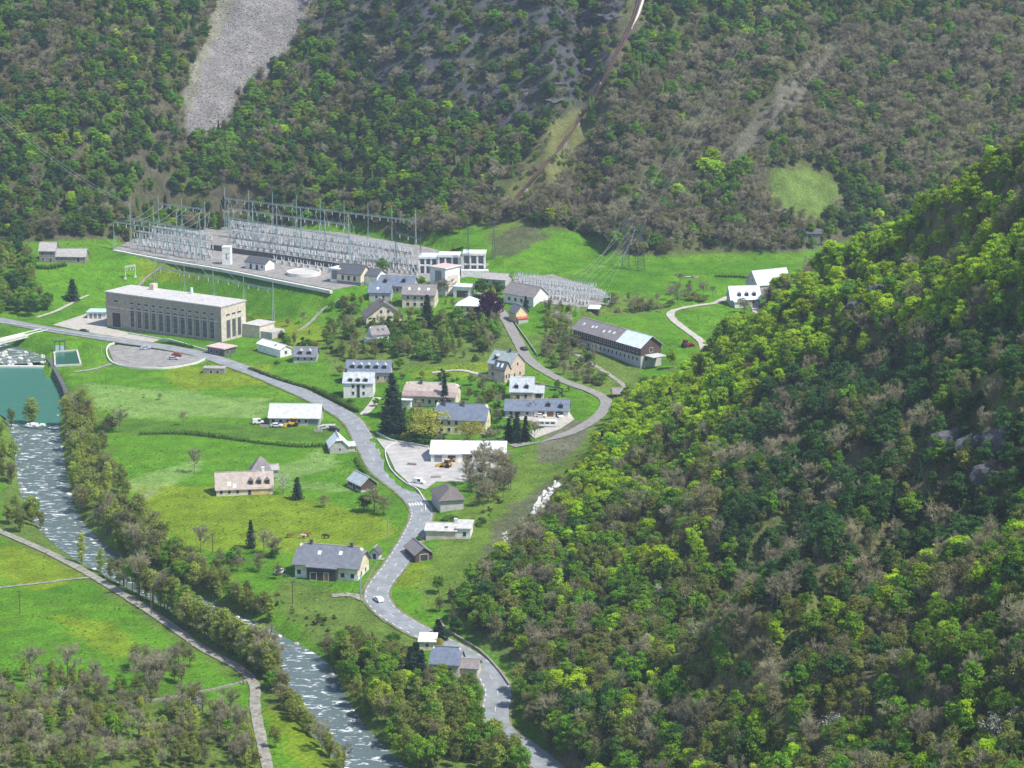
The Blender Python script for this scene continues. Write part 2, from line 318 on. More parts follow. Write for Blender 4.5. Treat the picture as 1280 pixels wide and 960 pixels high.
paint(reg([(640,285),(672,280),(690,296),(640,322),(615,322),(618,300)], .4), (.085,.085,.05), 0, .8)
nh = HILLN > .2
GSLOPE = [(765,508),(748,545),(735,600),(690,650),(650,690),(600,730),(560,760),(530,765),(520,735),(545,690),(560,640),(620,600),(660,560),(720,530)]
paint(reg(GSLOPE, .6) & (PX < 770), (.12,.19,.026), .2, .9)
paint(reg([(690,530),(745,522),(735,545),(700,580),(670,580),(675,550)], .4), (.14,.125,.10), 0, .8)
paint(reg([(630,640),(690,600),(710,600),(700,635),(640,690),(600,720),(600,690)], .8), (.125,.115,.08), 0, .75)
me = bpy.data.meshes.new('terrain'); ny, nx = GX.shape
idx = np.arange(ny * nx).reshape(ny, nx); q = np.stack([idx[:-1, :-1], idx[:-1, 1:], idx[1:, 1:], idx[1:, :-1]], -1).reshape(-1, 4)
me.vertices.add(ny * nx); me.vertices.foreach_set('co', np.stack([GX, GY, Z], -1).astype(np.float32).ravel())
me.loops.add(q.size); me.loops.foreach_set('vertex_index', q.ravel().astype(np.int32)); me.polygons.add(len(q)); me.polygons.foreach_set('loop_start', np.arange(0, q.size, 4, dtype=np.int32)); me.polygons.foreach_set('use_smooth', np.ones(len(q), bool))
me.update(calc_edges=True)
at_ = me.color_attributes.new('ground', 'FLOAT_COLOR', 'POINT'); at_.data.foreach_set('color', C.astype(np.float32).ravel())
def ground_mat():
    m = bpy.data.materials.new('grass and earth'); m.use_nodes = True; n = m.node_tree; b = n.nodes['Principled BSDF']; L = n.links.new; b.inputs['Roughness'].default_value = .95; b.inputs['Specular IOR Level'].default_value = .1
    a = n.nodes.new('ShaderNodeAttribute'); a.attribute_name = 'ground'; g = n.nodes.new('ShaderNodeNewGeometry')
    def noise(s, d=6, r=.7):
        t = n.nodes.new('ShaderNodeTexNoise'); t.inputs['Scale'].default_value = s; t.inputs['Detail'].default_value = d; t.inputs['Roughness'].default_value = r; L(g.outputs['Position'], t.inputs['Vector']); return t.outputs['Fac']
    def mr(x, a_, b_, c, d):
        t = n.nodes.new('ShaderNodeMapRange'); [setattr(t.inputs[i + 1], 'default_value', v) for i, v in enumerate((a_, b_, c, d))]; L(x, t.inputs[0]); return t.outputs[0]
    def mix(kind, f, A, B):
        t = n.nodes.new('ShaderNodeMix'); t.data_type = 'RGBA'; t.blend_type = kind
        for s_, v in ((t.inputs[0], f), (t.inputs[6], A), (t.inputs[7], B)):
            if hasattr(v, 'is_output'): L(v, s_)
            else: s_.default_value = v
        return t.outputs[2]
    fine = noise(1.1, 8, .8); mid = noise(.12)
    c = mix('MULTIPLY', 1., a.outputs['Color'], mr(fine, .36, .64, .5, 1.5)); c = mix('MULTIPLY', 1., c, mr(mid, .38, .62, .78, 1.22))
    wv = n.nodes.new('ShaderNodeTexWave'); wv.inputs['Scale'].default_value = .16; wv.inputs['Distortion'].default_value = 2.5; wv.inputs['Detail'].default_value = 3; wv.inputs['Detail Scale'].default_value = .6
    mp_ = n.nodes.new('ShaderNodeMapping'); mp_.inputs['Rotation'].default_value = (0, 0, .5); L(g.outputs['Position'], mp_.inputs['Vector']); L(mp_.outputs[0], wv.inputs['Vector']); c = mix('MULTIPLY', a.outputs['Alpha'], c, mr(wv.outputs['Fac'], 0, 1, .87, 1.13))
    mm = n.nodes.new('ShaderNodeMath'); mm.operation = 'MULTIPLY'; L(mr(noise(.35, 8, .75), .54, .66, 0, 1), mm.inputs[0]); L(a.outputs['Alpha'], mm.inputs[1])
    m2 = n.nodes.new('ShaderNodeMath'); m2.operation = 'MULTIPLY'; m2.inputs[1].default_value = .55; L(mm.outputs[0], m2.inputs[0])
    c = mix('MIX', m2.outputs[0], c, (.24, .22, .015, 1)); L(c, b.inputs['Base Color'])
    bp = n.nodes.new('ShaderNodeBump'); bp.inputs['Strength'].default_value = .8; bp.inputs['Distance'].default_value = .6; L(fine, bp.inputs['Height']); L(bp.outputs[0], b.inputs['Normal'])
    MATS['ground'] = m; return m
me.materials.append(ground_mat()); terrain = struct(link('terrain', me))

# ------------------------------------------------------------------ roads and yards
mat('asphalt', (.235,.25,.255), .9, .26, .3); mat('old asphalt', (.24,.225,.205), .9, .22, .5); mat('pale gravel', (.42,.385,.33), .95, .22, .5); mat('dirt track', (.255,.24,.195), .95, .5, .8); mat('verge', (.16,.165,.06), .95, .5, .5)
mat('gravel', (.255,.24,.22), .95, .35, .4); mat('yard gravel', (.40,.38,.36), .95, .2, .35); mat('road paint', (.72,.72,.70), .7, .2, 2); mat('concrete', (.46,.44,.40), .9, .2, .4); mat('pale concrete', (.62,.60,.54), .9, .15, .5); mat('dark stone', (.10,.105,.10), .95, .4, .8, bump=.6)
mat('stone wall', (.26,.24,.20), .95, .35, 1.2, bump=.8)
def frame(q):
    t = np.gradient(q[:, :2], axis=0); t /= np.linalg.norm(t, axis=1)[:, None] + 1e-9; return np.stack([-t[:, 1], t[:, 0]], 1)
def strip(name, q, offs, dz, m, parent=None, jag=0):
    nrm = frame(q); mb = MB(); k = len(offs); jj = (rng.random((len(q), 2)) - .5) * jag
    for i in range(len(q)):
        for c, o in enumerate(offs):
            o2 = o + (jj[i, 0] if c == 0 else jj[i, 1] if c == k - 1 else 0)
            mb.v.append((q[i, 0] + nrm[i, 0] * o2, q[i, 1] + nrm[i, 1] * o2, q[i, 2] + dz))
    for i in range(len(q) - 1):
        for c in range(k - 1): mb.f.append((i*k+c, i*k+c+1, (i+1)*k+c+1, (i+1)*k+c))
    return mb.build(name, m, parent)
def dashes(q, off, w, on, gap, dz, name, parent, start=0, end=None):
    nrm = frame(q); s = np.r_[0, np.cumsum(np.hypot(*np.diff(q[:, :2], axis=0).T))]; mb = MB(); p = start; end = end or s[-1]
    while p + on < end:
        vs_ = []
        for ss in (p, p + on):
            c = [np.interp(ss, s, q[:, k]) for k in range(3)]; n_ = [np.interp(ss, s, nrm[:, k]) for k in range(2)]
            vs_ += [(c[0] + n_[0] * o, c[1] + n_[1] * o, c[2] + dz) for o in (off - w / 2, off + w / 2)]
        mb.add(vs_, [(0, 1, 3, 2)]); p += on + gap
    return mb.build(name, 'road paint', parent)
q, w = RP['main']; main_road = struct(strip('road', q, [-3.6, -2, 0, 2, 3.6], .03, 'asphalt', jag=.3))
L_ = np.r_[0, np.cumsum(np.hypot(*np.diff(q[:, :2], axis=0).T))]
def near_s(px, py): g = G(px, py); return L_[np.argmin((q[:, 0] - g.x) ** 2 + (q[:, 1] - g.y) ** 2)]
o = strip('verge', q, [-4.3, -3.45], .0, 'verge', main_road, .6); o = strip('verge', q, [3.45, 4.3], .0, 'verge', main_road, .6)
sA = near_s(300, 459); sB = near_s(625, 913)
dashes(q, 0, .11, 3, 8, .04, 'centre_marking', main_road, sA, sB)
sC = near_s(527, 638); sD = near_s(619, 895)
dashes(q, -3.15, .22, 1.4, 2.4, .041, 'edge_marking', main_road, sC, sD); dashes(q, 3.2, .12, 2, 2.6, .042, 'edge_marking', main_road, sA, sD)
nrm = frame(q); kx = int(np.argmin(np.abs(L_ - near_s(521, 630)))); tx = np.array([nrm[kx, 1], -nrm[kx, 0]])
for j in range(7):
    mb = MB(); vs_ = []
    for a_, o_ in ((-1.6, -.25), (1.6, -.25), (1.6, .25), (-1.6, .25)):
        p_ = q[kx, :2] + tx * a_ + nrm[kx] * (o_ + (j - 3) * .95); vs_.append((p_[0], p_[1], float(np.interp(L_[kx] + a_, L_, q[:, 2])) + .045))
    mb.add(vs_, [(0, 1, 2, 3)]); mb.build('crossing_stripe', 'road paint', main_road)
q2, w = RP['upper']; r2 = struct(strip('village_road', q2, [-2.2, 0, 2.2], .05, 'old asphalt', jag=.3))
q3, w = RP['lane']; r3 = struct(strip('lane', q3, [-1.6, 0, 1.6], .05, 'pale gravel', jag=.4))
q4, w = RP['track']; r4 = struct(strip('track', q4, [-1.4, -.5, .5, 1.4], .05, 'dirt track', jag=.3))
for px, wd, m in [([(-30,741),(0,735),(60,728),(118,721)], 1.3, 'dirt track'), ([(46,397),(70,389),(97,375),(110,369)], 2.0, 'pale gravel'), ([(424,374),(404,387),(388,403),(372,414)], 1.4, 'gravel'), ([(92,465),(115,462),(140,455)], 2, 'gravel'),
                  ([(472,497),(464,508),(455,519)], 3.2, 'pale gravel'), ([(480,553),(510,557),(536,562)], 4.5, 'old asphalt'), ([(795,500),(775,478),(745,458),(715,440)], 2.2, 'dirt track'), ([(758,506),(775,506),(793,499)], 3, 'old asphalt'),
                  ([(160,372),(180,350),(205,330),(216,325)], 2.2, 'gravel'), ([(462,752),(440,744),(415,745)], 3.4, 'dirt track'), ([(472,699),(484,700)], 2, 'gravel'), ([(540,466),(575,463),(605,470),(625,478)], 2.4, 'pale gravel'), ([(196,614),(140,640)], .8, 'dirt track'), ([(448,566),(458,560)], 3, 'pale gravel')]:
    q = spline([list(G(a, b)) for a, b in px], 1.5); q[:, 2] = zs(q[:, 0], q[:, 1])
    struct(strip('path', q, np.linspace(-wd / 2, wd / 2, 5), .16, m, jag=.35))
def yard(key, name, m, dz=.0):
    poly, z = PADS[key]; mb = MB(); mb.slab([(a, b, z + dz) for a, b in poly][::1], .2); return struct(mb.build(name, m))
yard('substation', 'substation_yard', 'gravel'); yard('parking', 'parking_lot', 'gravel', .02); yard('forecourt', 'forecourt', 'pale gravel', .02); yard('yard', 'gravel_yard', 'yard gravel', .08); yard('villa_yard', 'house_yard', 'pale gravel', .06); yard('switchyard', 'switchyard_ground', 'gravel')

# ------------------------------------------------------------------ water
def water_mat(name, deep, foam_amt):
    m = bpy.data.materials.new(name); m.use_nodes = True; n = m.node_tree; b = n.nodes['Principled BSDF']; L = n.links.new; b.inputs['Roughness'].default_value = .22; b.inputs['Specular IOR Level'].default_value = .5
    g = n.nodes.new('ShaderNodeNewGeometry'); mp = n.nodes.new('ShaderNodeMapping'); mp.inputs['Scale'].default_value = (.42, .95, 1); L(g.outputs['Position'], mp.inputs['Vector'])
    t = n.nodes.new('ShaderNodeTexNoise'); t.inputs['Scale'].default_value = .6; t.inputs['Detail'].default_value = 6; t.inputs['Roughness'].default_value = .72; t.inputs['Distortion'].default_value = .6; L(mp.outputs[0], t.inputs['Vector'])
    r = n.nodes.new('ShaderNodeMapRange'); r.inputs[1].default_value = .655 - foam_amt; r.inputs[2].default_value = .72 - foam_amt; L(t.outputs['Fac'], r.inputs[0])
    x = n.nodes.new('ShaderNodeMix'); x.data_type = 'RGBA'; x.inputs[6].default_value = (*deep, 1); x.inputs[7].default_value = (.80, .84, .82, 1); L(r.outputs[0], x.inputs[0]); L(x.outputs[2], b.inputs['Base Color'])
    bp = n.nodes.new('ShaderNodeBump'); bp.inputs['Strength'].default_value = .5; bp.inputs['Distance'].default_value = .4 if foam_amt > 0 else .06; L(t.outputs['Fac'], bp.inputs['Height']); L(bp.outputs[0], b.inputs['Normal'])
    MATS[name] = m
water_mat('rapids', (.10,.135,.13), .10); water_mat('still water', (.045,.17,.13), -.3); water_mat('basin water', (.02,.11,.075), -.3)
i_r = int(np.argmin(np.abs(rv[:, 1] - P(40, 518, -2.6)[1]) + 50 * (np.arange(len(rv)) < 10)))
rr_ = rv[i_r:].copy(); mb = MB(); nrm = frame(rr_); K = 9
for i in range(len(rr_)):
    for c in range(K):
        o = (c / (K - 1) - .5) * (rr_[i, 3] + 5); mb.v.append((rr_[i, 0] + nrm[i, 0] * o, rr_[i, 1] + nrm[i, 1] * o, rr_[i, 2] + (random.random() - .5) * .25))
for i in range(len(rr_) - 1):
    for c in range(K - 1): mb.f.append((i*K+c, i*K+c+1, (i+1)*K+c+1, (i+1)*K+c))
struct(mb.build('river', 'rapids', None, True))
mb = MB(); mb.add([(*P(a, b, -2.65)[:2], -2.65) for a, b in [(-74,457),(60,457.5),(81,494),(84,516),(74,529),(52,536),(30,534),(12,526),(-10,512),(-66,503),(-88,480)]], [tuple(range(11))]); struct(mb.build('pool_water', 'still water'))
up = rv[:i_r + 2].copy(); up[:, 2] = -2.3
yw = P(0, 455, -2.3)[1]; up = up[up[:, 1] > yw - 2]
if len(up) > 2: struct(strip('upstream_water', up, [-9, 0, 9], 0, 'rapids'))
# ------------------------------------------------------------------ tree prototypes, 10 m tall
def unit(r): v = r.normal(size=3); return v / np.linalg.norm(v)
def leafquads(cent, nrm, size, r):
    n = len(cent); a = r.normal(size=(n, 3)); u = np.cross(nrm, a); u /= np.linalg.norm(u, axis=1)[:, None] + 1e-9; w = np.cross(nrm, u)
    s = size * (.6 + .8 * r.random(n))[:, None]; u = u * s * .5; w = w * s * .38
    V = np.stack([cent - u, cent + w * .9 , cent + u, cent - w * .9], 1).reshape(-1, 3); return V, np.arange(4 * n).reshape(n, 4)
def mesh_np(name, V, F, m):
    me = bpy.data.meshes.new(name); me.vertices.add(len(V)); me.vertices.foreach_set('co', V.astype(np.float32).ravel()); me.loops.add(F.size); me.loops.foreach_set('vertex_index', F.ravel().astype(np.int32))
    me.polygons.add(len(F)); me.polygons.foreach_set('loop_start', np.arange(0, F.size, F.shape[1], dtype=np.int32)); me.update(calc_edges=True); me.materials.append(M(m)); return me
def trunk_mesh(r, H=10, limbs=6, fork=.35, rad=.17, bark='bark', spread=.28, top=.8):
    mb = MB(); p = Vector((0, 0, -.6)); ends = []; n = 5; pts = [p]
    for i in range(1, n + 1): pts.append(Vector(((r.random() - .5) * .3 * i / n, (r.random() - .5) * .3 * i / n, H * top * i / n)))
    for i in range(n): mb.tube(pts[i], pts[i + 1], rad * (1 - i / n * .8), rad * (1 - (i + 1) / n * .8), 6)
    for k in range(limbs):
        h = fork + (top - fork) * .9 * k / limbs; a = 2.4 * k + r.random(); b = Vector((0, 0, H * h)); l = H * spread * (.7 + .6 * r.random()) * (1.15 - h * .5)
        e = b + Vector((math.cos(a) * l, math.sin(a) * l, l * (.7 + .5 * r.random()))); mb.tube(b, e, rad * .42, rad * .12, 5); ends.append((b, e))
    return mb.mesh('trunk', bark), ends
def broadleaf(seed, leaf, rx=.29, rz=.35, cz=.6, clumps=42, per=52, size=.52, cr=.08, bark='bark', n_tw=0):
    r = np.random.default_rng(seed); tm, ends = trunk_mesh(r, bark=bark); Vs = []; Fs = []; o = 0
    for k in range(clumps):
        d = unit(r); rad = r.random() ** .45; c = np.array([d[0] * rx * 10 * rad, d[1] * rx * 10 * rad, cz * 10 + d[2] * rz * 10 * rad])
        c[:2] *= 1.0 - .35 * max(0, (c[2] - cz * 10) / (rz * 10)); cR = cr * 10 * (.65 + .7 * r.random())
        dn = r.normal(size=(per, 3)); dn /= np.linalg.norm(dn, axis=1)[:, None]; dn[:, 2] = np.where(dn[:, 2] < -.5, -dn[:, 2], dn[:, 2])
        pos = c + dn * cR * (.55 + .55 * r.random((per, 1))) * np.array([1.15, 1.15, .85]); nn = dn * .8 + r.normal(size=(per, 3)) * .5 + np.array([0, 0, .25]); nn /= np.linalg.norm(nn, axis=1)[:, None]
        V, F = leafquads(pos, nn, size, r); Vs.append(V); Fs.append(F + o); o += len(V)
    return tm, mesh_np('crown', np.concatenate(Vs), np.concatenate(Fs), leaf)
def bare(seed, m='twig', n=1300, rx=.27, rz=.36, cz=.6, bark='bark', wid=.11):
    r = np.random.default_rng(seed); tm, ends = trunk_mesh(r, limbs=9, fork=.28, bark=bark, rad=.15, top=.92); V = []; F = []
    nodes = []
    for b, e in ends:
        for t in (.35, .6, .8, 1): nodes.append(np.array(b.lerp(e, t)))
    for z in np.linspace(4.5, 9, 9): nodes.append(np.array([0, 0, z]))
    sec = []
    for k in range(70):
        a = nodes[r.integers(len(nodes))]; d = unit(r) * .7; d[2] = abs(d[2]) + .5; d[:2] += a[:2] * .25; d /= np.linalg.norm(d); b = a + d * (1.0 + 1.3 * r.random()); sec.append((a, b))
    segs = [(a, b, wid * 1.2) for a, b in sec]
    for k in range(n):
        a, b = sec[r.integers(len(sec))]; p = a + (b - a) * (.25 + .75 * r.random()); d = unit(r) * .8 + (b - a) / np.linalg.norm(b - a) * .7; d[2] += .25; d /= np.linalg.norm(d); segs.append((p, p + d * (.5 + .9 * r.random()), wid * (.6 + .5 * r.random())))
    for a, b, w in segs:
        s = np.cross(b - a, unit(r)); s = s / (np.linalg.norm(s) + 1e-9) * w * .5; k = len(V); V += [a - s, a + s, b + s * .4, b - s * .4]; F.append([k, k+1, k+2, k+3])
    return tm, mesh_np('crown', np.array(V), np.array(F), m)
def conifer(seed, m='conifer needle', rad=.2, tiers=15, full=1.):
    r = np.random.default_rng(seed); tm, _ = trunk_mesh(r, limbs=0, rad=.16, top=.97); cs = []; ns = []
    V = []; F = []
    for t in range(tiers):
        f = t / (tiers - 1); z = 1.0 + 8.7 * f; L = rad * 10 * (1 - f) ** .8 * (.85 + .3 * r.random()) + .12; nb = 11 if f < .7 else 7
        for k in range(nb):
            a = 2 * math.pi * (k + r.random() * .7) / nb + t; ll = L * (.7 + .45 * r.random())
            for j in range(6):
                g = (j + .3 + r.random() * .5) / 6; p = np.array([math.cos(a) * ll * g, math.sin(a) * ll * g, z - ll * g * (.28 + .15 * r.random()) + .3 * g * g]); cs.append(p + r.normal(size=3) * .1 * full); nn = np.array([math.cos(a) * .6, math.sin(a) * .6, .75]) + r.normal(size=3) * .35; ns.append(nn / np.linalg.norm(nn))
    V, F = leafquads(np.array(cs), np.array(ns), .72 * full, r); return tm, mesh_np('crown', V, F, m)
def bush(seed, leaf, clumps=11, per=55, size=1.1, flat=.55):
    r = np.random.default_rng(seed); mb = MB()
    for k in range(5): a = k * 1.3; mb.tube((0, 0, -.6), (math.cos(a) * 2.2, math.sin(a) * 2.2, 5), .16, .05, 5)
    Vs = []; Fs = []; o = 0
    for k in range(clumps):
        d = unit(r); c = np.array([d[0] * 4.0, d[1] * 4.0, 4.2 + d[2] * 3.2]) * (.4 + .6 * r.random()); c[2] = max(c[2], 2.0); cR = 2.2 * (.7 + .6 * r.random()); dn = r.normal(size=(per, 3)); dn /= np.linalg.norm(dn, axis=1)[:, None]; dn[:, 2] = np.abs(dn[:, 2]) * .8 - .2
        pos = c + dn * cR * (.6 + .5 * r.random((per, 1))); nn = dn * .8 + r.normal(size=(per, 3)) * .5; nn /= np.linalg.norm(nn, axis=1)[:, None]; V, F = leafquads(pos, nn, size, r); Vs.append(V); Fs.append(F + o); o += len(V)
    V = np.concatenate(Vs); V[:, 2] = np.maximum(V[:, 2], -.3)
    return mb.mesh('trunk', 'bark'), mesh_np('crown', V, np.concatenate(Fs), leaf)
PROTO = {
 'fresh': [broadleaf(1, 'fresh leaf'), broadleaf(2, 'fresh leaf', .24, .38, .58), broadleaf(3, 'fresh leaf', .31, .30, .62, 46), broadleaf(30, 'fresh leaf', .16, .42, .55, 34)],
 'lime': [broadleaf(4, 'lime leaf', .30, .31, .6, 46), broadleaf(5, 'lime leaf', .27, .35, .6), broadleaf(31, 'lime leaf', .18, .42, .55, 36)],
 'dark': [broadleaf(6, 'dark leaf', .27, .33), broadleaf(7, 'dark leaf', .30, .33, .58, 44), broadleaf(32, 'dark leaf', .17, .42, .55, 34)],
 'olive': [broadleaf(8, 'olive leaf', .27, .34, .6, 40, 36, .46, .085), broadleaf(9, 'olive leaf', .22, .40, .56, 38, 36, .46, .085), broadleaf(33, 'olive leaf', .15, .42, .55, 30, 36, .46, .08)],
 'bud': [broadleaf(10, 'bud leaf', .27, .34, .6, 42, 32, .38, .09), broadleaf(11, 'bud leaf', .2, .40, .56, 38, 32, .38, .09)],
 'bare': [bare(12), bare(13), bare(14, n=1500)],
 'river': [broadleaf(15, 'riverside leaf', .17, .43, .54, 36, 42, .44, .075), broadleaf(16, 'riverside leaf', .21, .41, .53, 38, 42, .44, .08)],
 'conifer': [conifer(17), conifer(18, rad=.17, tiers=17)],
 'larch': [conifer(19, 'fresh leaf', .17, 15, .8)],
 'blossom': [broadleaf(20, 'blossom', .30, .30, .62, 20, 30, .42, .12)],
 'purple': [broadleaf(21, 'purple leaf', .40, .40, .54, 46, 95, .6, .14)],
 'yellow': [broadleaf(22, 'yellow leaf', .42, .34, .6, 36, 60, .45, .14)],
 'bush': [bush(23, 'bush leaf'), bush(24, 'bush leaf', 14), bush(25, 'hedge leaf', 13)],
 'oliveb': [bush(26, 'olive leaf', 12, 45), bush(27, 'bud leaf', 12, 40)],
 'heath': [bush(28, 'heather leaf', 10, 40), bush(29, 'hedge leaf', 9, 45)]}
NAME = {'fresh': 'leafy_tree', 'lime': 'leafy_tree', 'dark': 'leafy_tree', 'olive': 'budding_tree', 'bud': 'budding_tree', 'bare': 'bare_tree', 'river': 'riverside_tree', 'conifer': 'conifer_tree', 'larch': 'larch_tree', 'blossom': 'blossom_tree', 'purple': 'copper_beech_tree', 'yellow': 'spreading_tree', 'bush': 'bush', 'oliveb': 'bush', 'heath': 'bush'}
PROTO_OBJ = {}
def tree(kind, loc, H, label, group=None, var=None, wide=1.):
    vv = PROTO[kind]; i = random.randrange(len(vv)) if var is None else var % len(vv); s = H / 10
    o = thing(NAME[kind], label, 'bush' if NAME[kind] == 'bush' else 'tree', (loc[0], loc[1], loc[2] - .1), random.random() * 360, group, (s * wide, s * wide, s))
    a = link('trunk' if NAME[kind] != 'bush' else 'stem', vv[i][0], o); b = link('crown' if NAME[kind] != 'bush' else 'foliage', vv[i][1], o); PROTO_OBJ.setdefault((kind, i), (a, b)); return o
# ------------------------------------------------------------------ building materials
for nm, c, ro in [('white wall',(.72,.70,.66),.9),('cream wall',(.66,.58,.42),.9),('pale yellow wall',(.68,.60,.36),.9),('pink wall',(.56,.43,.35),.9),('grey wall',(.42,.41,.38),.9),('beige wall',(.56,.485,.39),.9),('brown concrete',(.33,.28,.235),.9),('timber',(.09,.065,.05),.9),('red timber',(.13,.07,.06),.9),('ochre wall',(.58,.42,.20),.9),
                  ('slate roof',(.165,.175,.20),.6),('blue slate roof',(.15,.18,.235),.55),('pale slate roof',(.42,.45,.47),.5),('white roof',(.72,.73,.74),.5),('pale metal roof',(.66,.74,.80),.4),('light grey roof',(.50,.52,.50),.6),('brown roof',(.15,.13,.125),.8),('pinkish roof',(.40,.33,.285),.8),('rose roof',(.33,.24,.225),.8),('grey brown roof',(.23,.205,.20),.8),('dark roof',(.09,.095,.11),.7),('green grey roof',(.30,.35,.33),.6),('stone roof',(.36,.34,.315),.9),('teal roof',(.46,.62,.62),.5),('flat roof',(.48,.46,.43),.9),('red oxide',(.42,.10,.06),.8),('pink roof',(.55,.40,.38),.8)]: mat(nm, c, ro, .24, .8)
mat('window glass', (.035,.04,.05), .25, .2, .5); mat('window frame', (.55,.53,.50), .7, .1); mat('dark door', (.05,.045,.045), .7, .2); mat('wood door', (.22,.12,.06), .8, .2); mat('chimney', (.12,.11,.11), .9, .2); mat('grey panel', (.20,.21,.22), .7, .15)
mat('galvanised', (.30,.37,.36), .6, .15, metal=0); mat('dark steel', (.075,.09,.10), .6, .2); mat('porcelain', (.62,.63,.62), .5, .15); mat('wire', (.42,.45,.42), .6, .1); mat('wood pole', (.12,.085,.06), .9, .2); mat('rubber', (.02,.02,.02), .8, .1); mat('chrome', (.5,.5,.5), .4, .1)
mat('bay glass', (.085,.085,.09), .5, .3, .6)
FOOT = []
WC = {}
def window(parent, face, b, u, z, w, h, kind='window'):
    key = (round(w, 2), round(h, 2), kind)
    if key not in WC:
        f = MB(); t = .12 if kind == 'window' else .16
        f.box(-w/2-t, -.06, -t, -w/2, .05, h+t).box(w/2, -.06, -t, w/2+t, .05, h+t).box(-w/2, -.06, h, w/2, .05, h+t).box(-w/2, -.1, -t, w/2, .05, 0)
        p = MB().box(-w/2, -.02, 0, w/2, .05, h)
        WC[key] = (f.mesh('window', 'window frame'), p.mesh('pane', 'window glass' if kind == 'window' else kind))
    o = link('window' if kind == 'window' else 'door', WC[key][0], parent); q = link('pane' if kind == 'window' else 'leaf', WC[key][1], o)
    x, y, W, D = b.get('x', 0), b.get('y', 0), b['w'], b['d']
    if face == 'F': o.location = (x + u, y, z)
    elif face == 'R': o.location = (x + W/2, y + D/2 + u, z); o.rotation_euler = (0, 0, R(90))
    elif face == 'L': o.location = (x - W/2, y + D/2 - u, z); o.rotation_euler = (0, 0, R(-90))
    return o
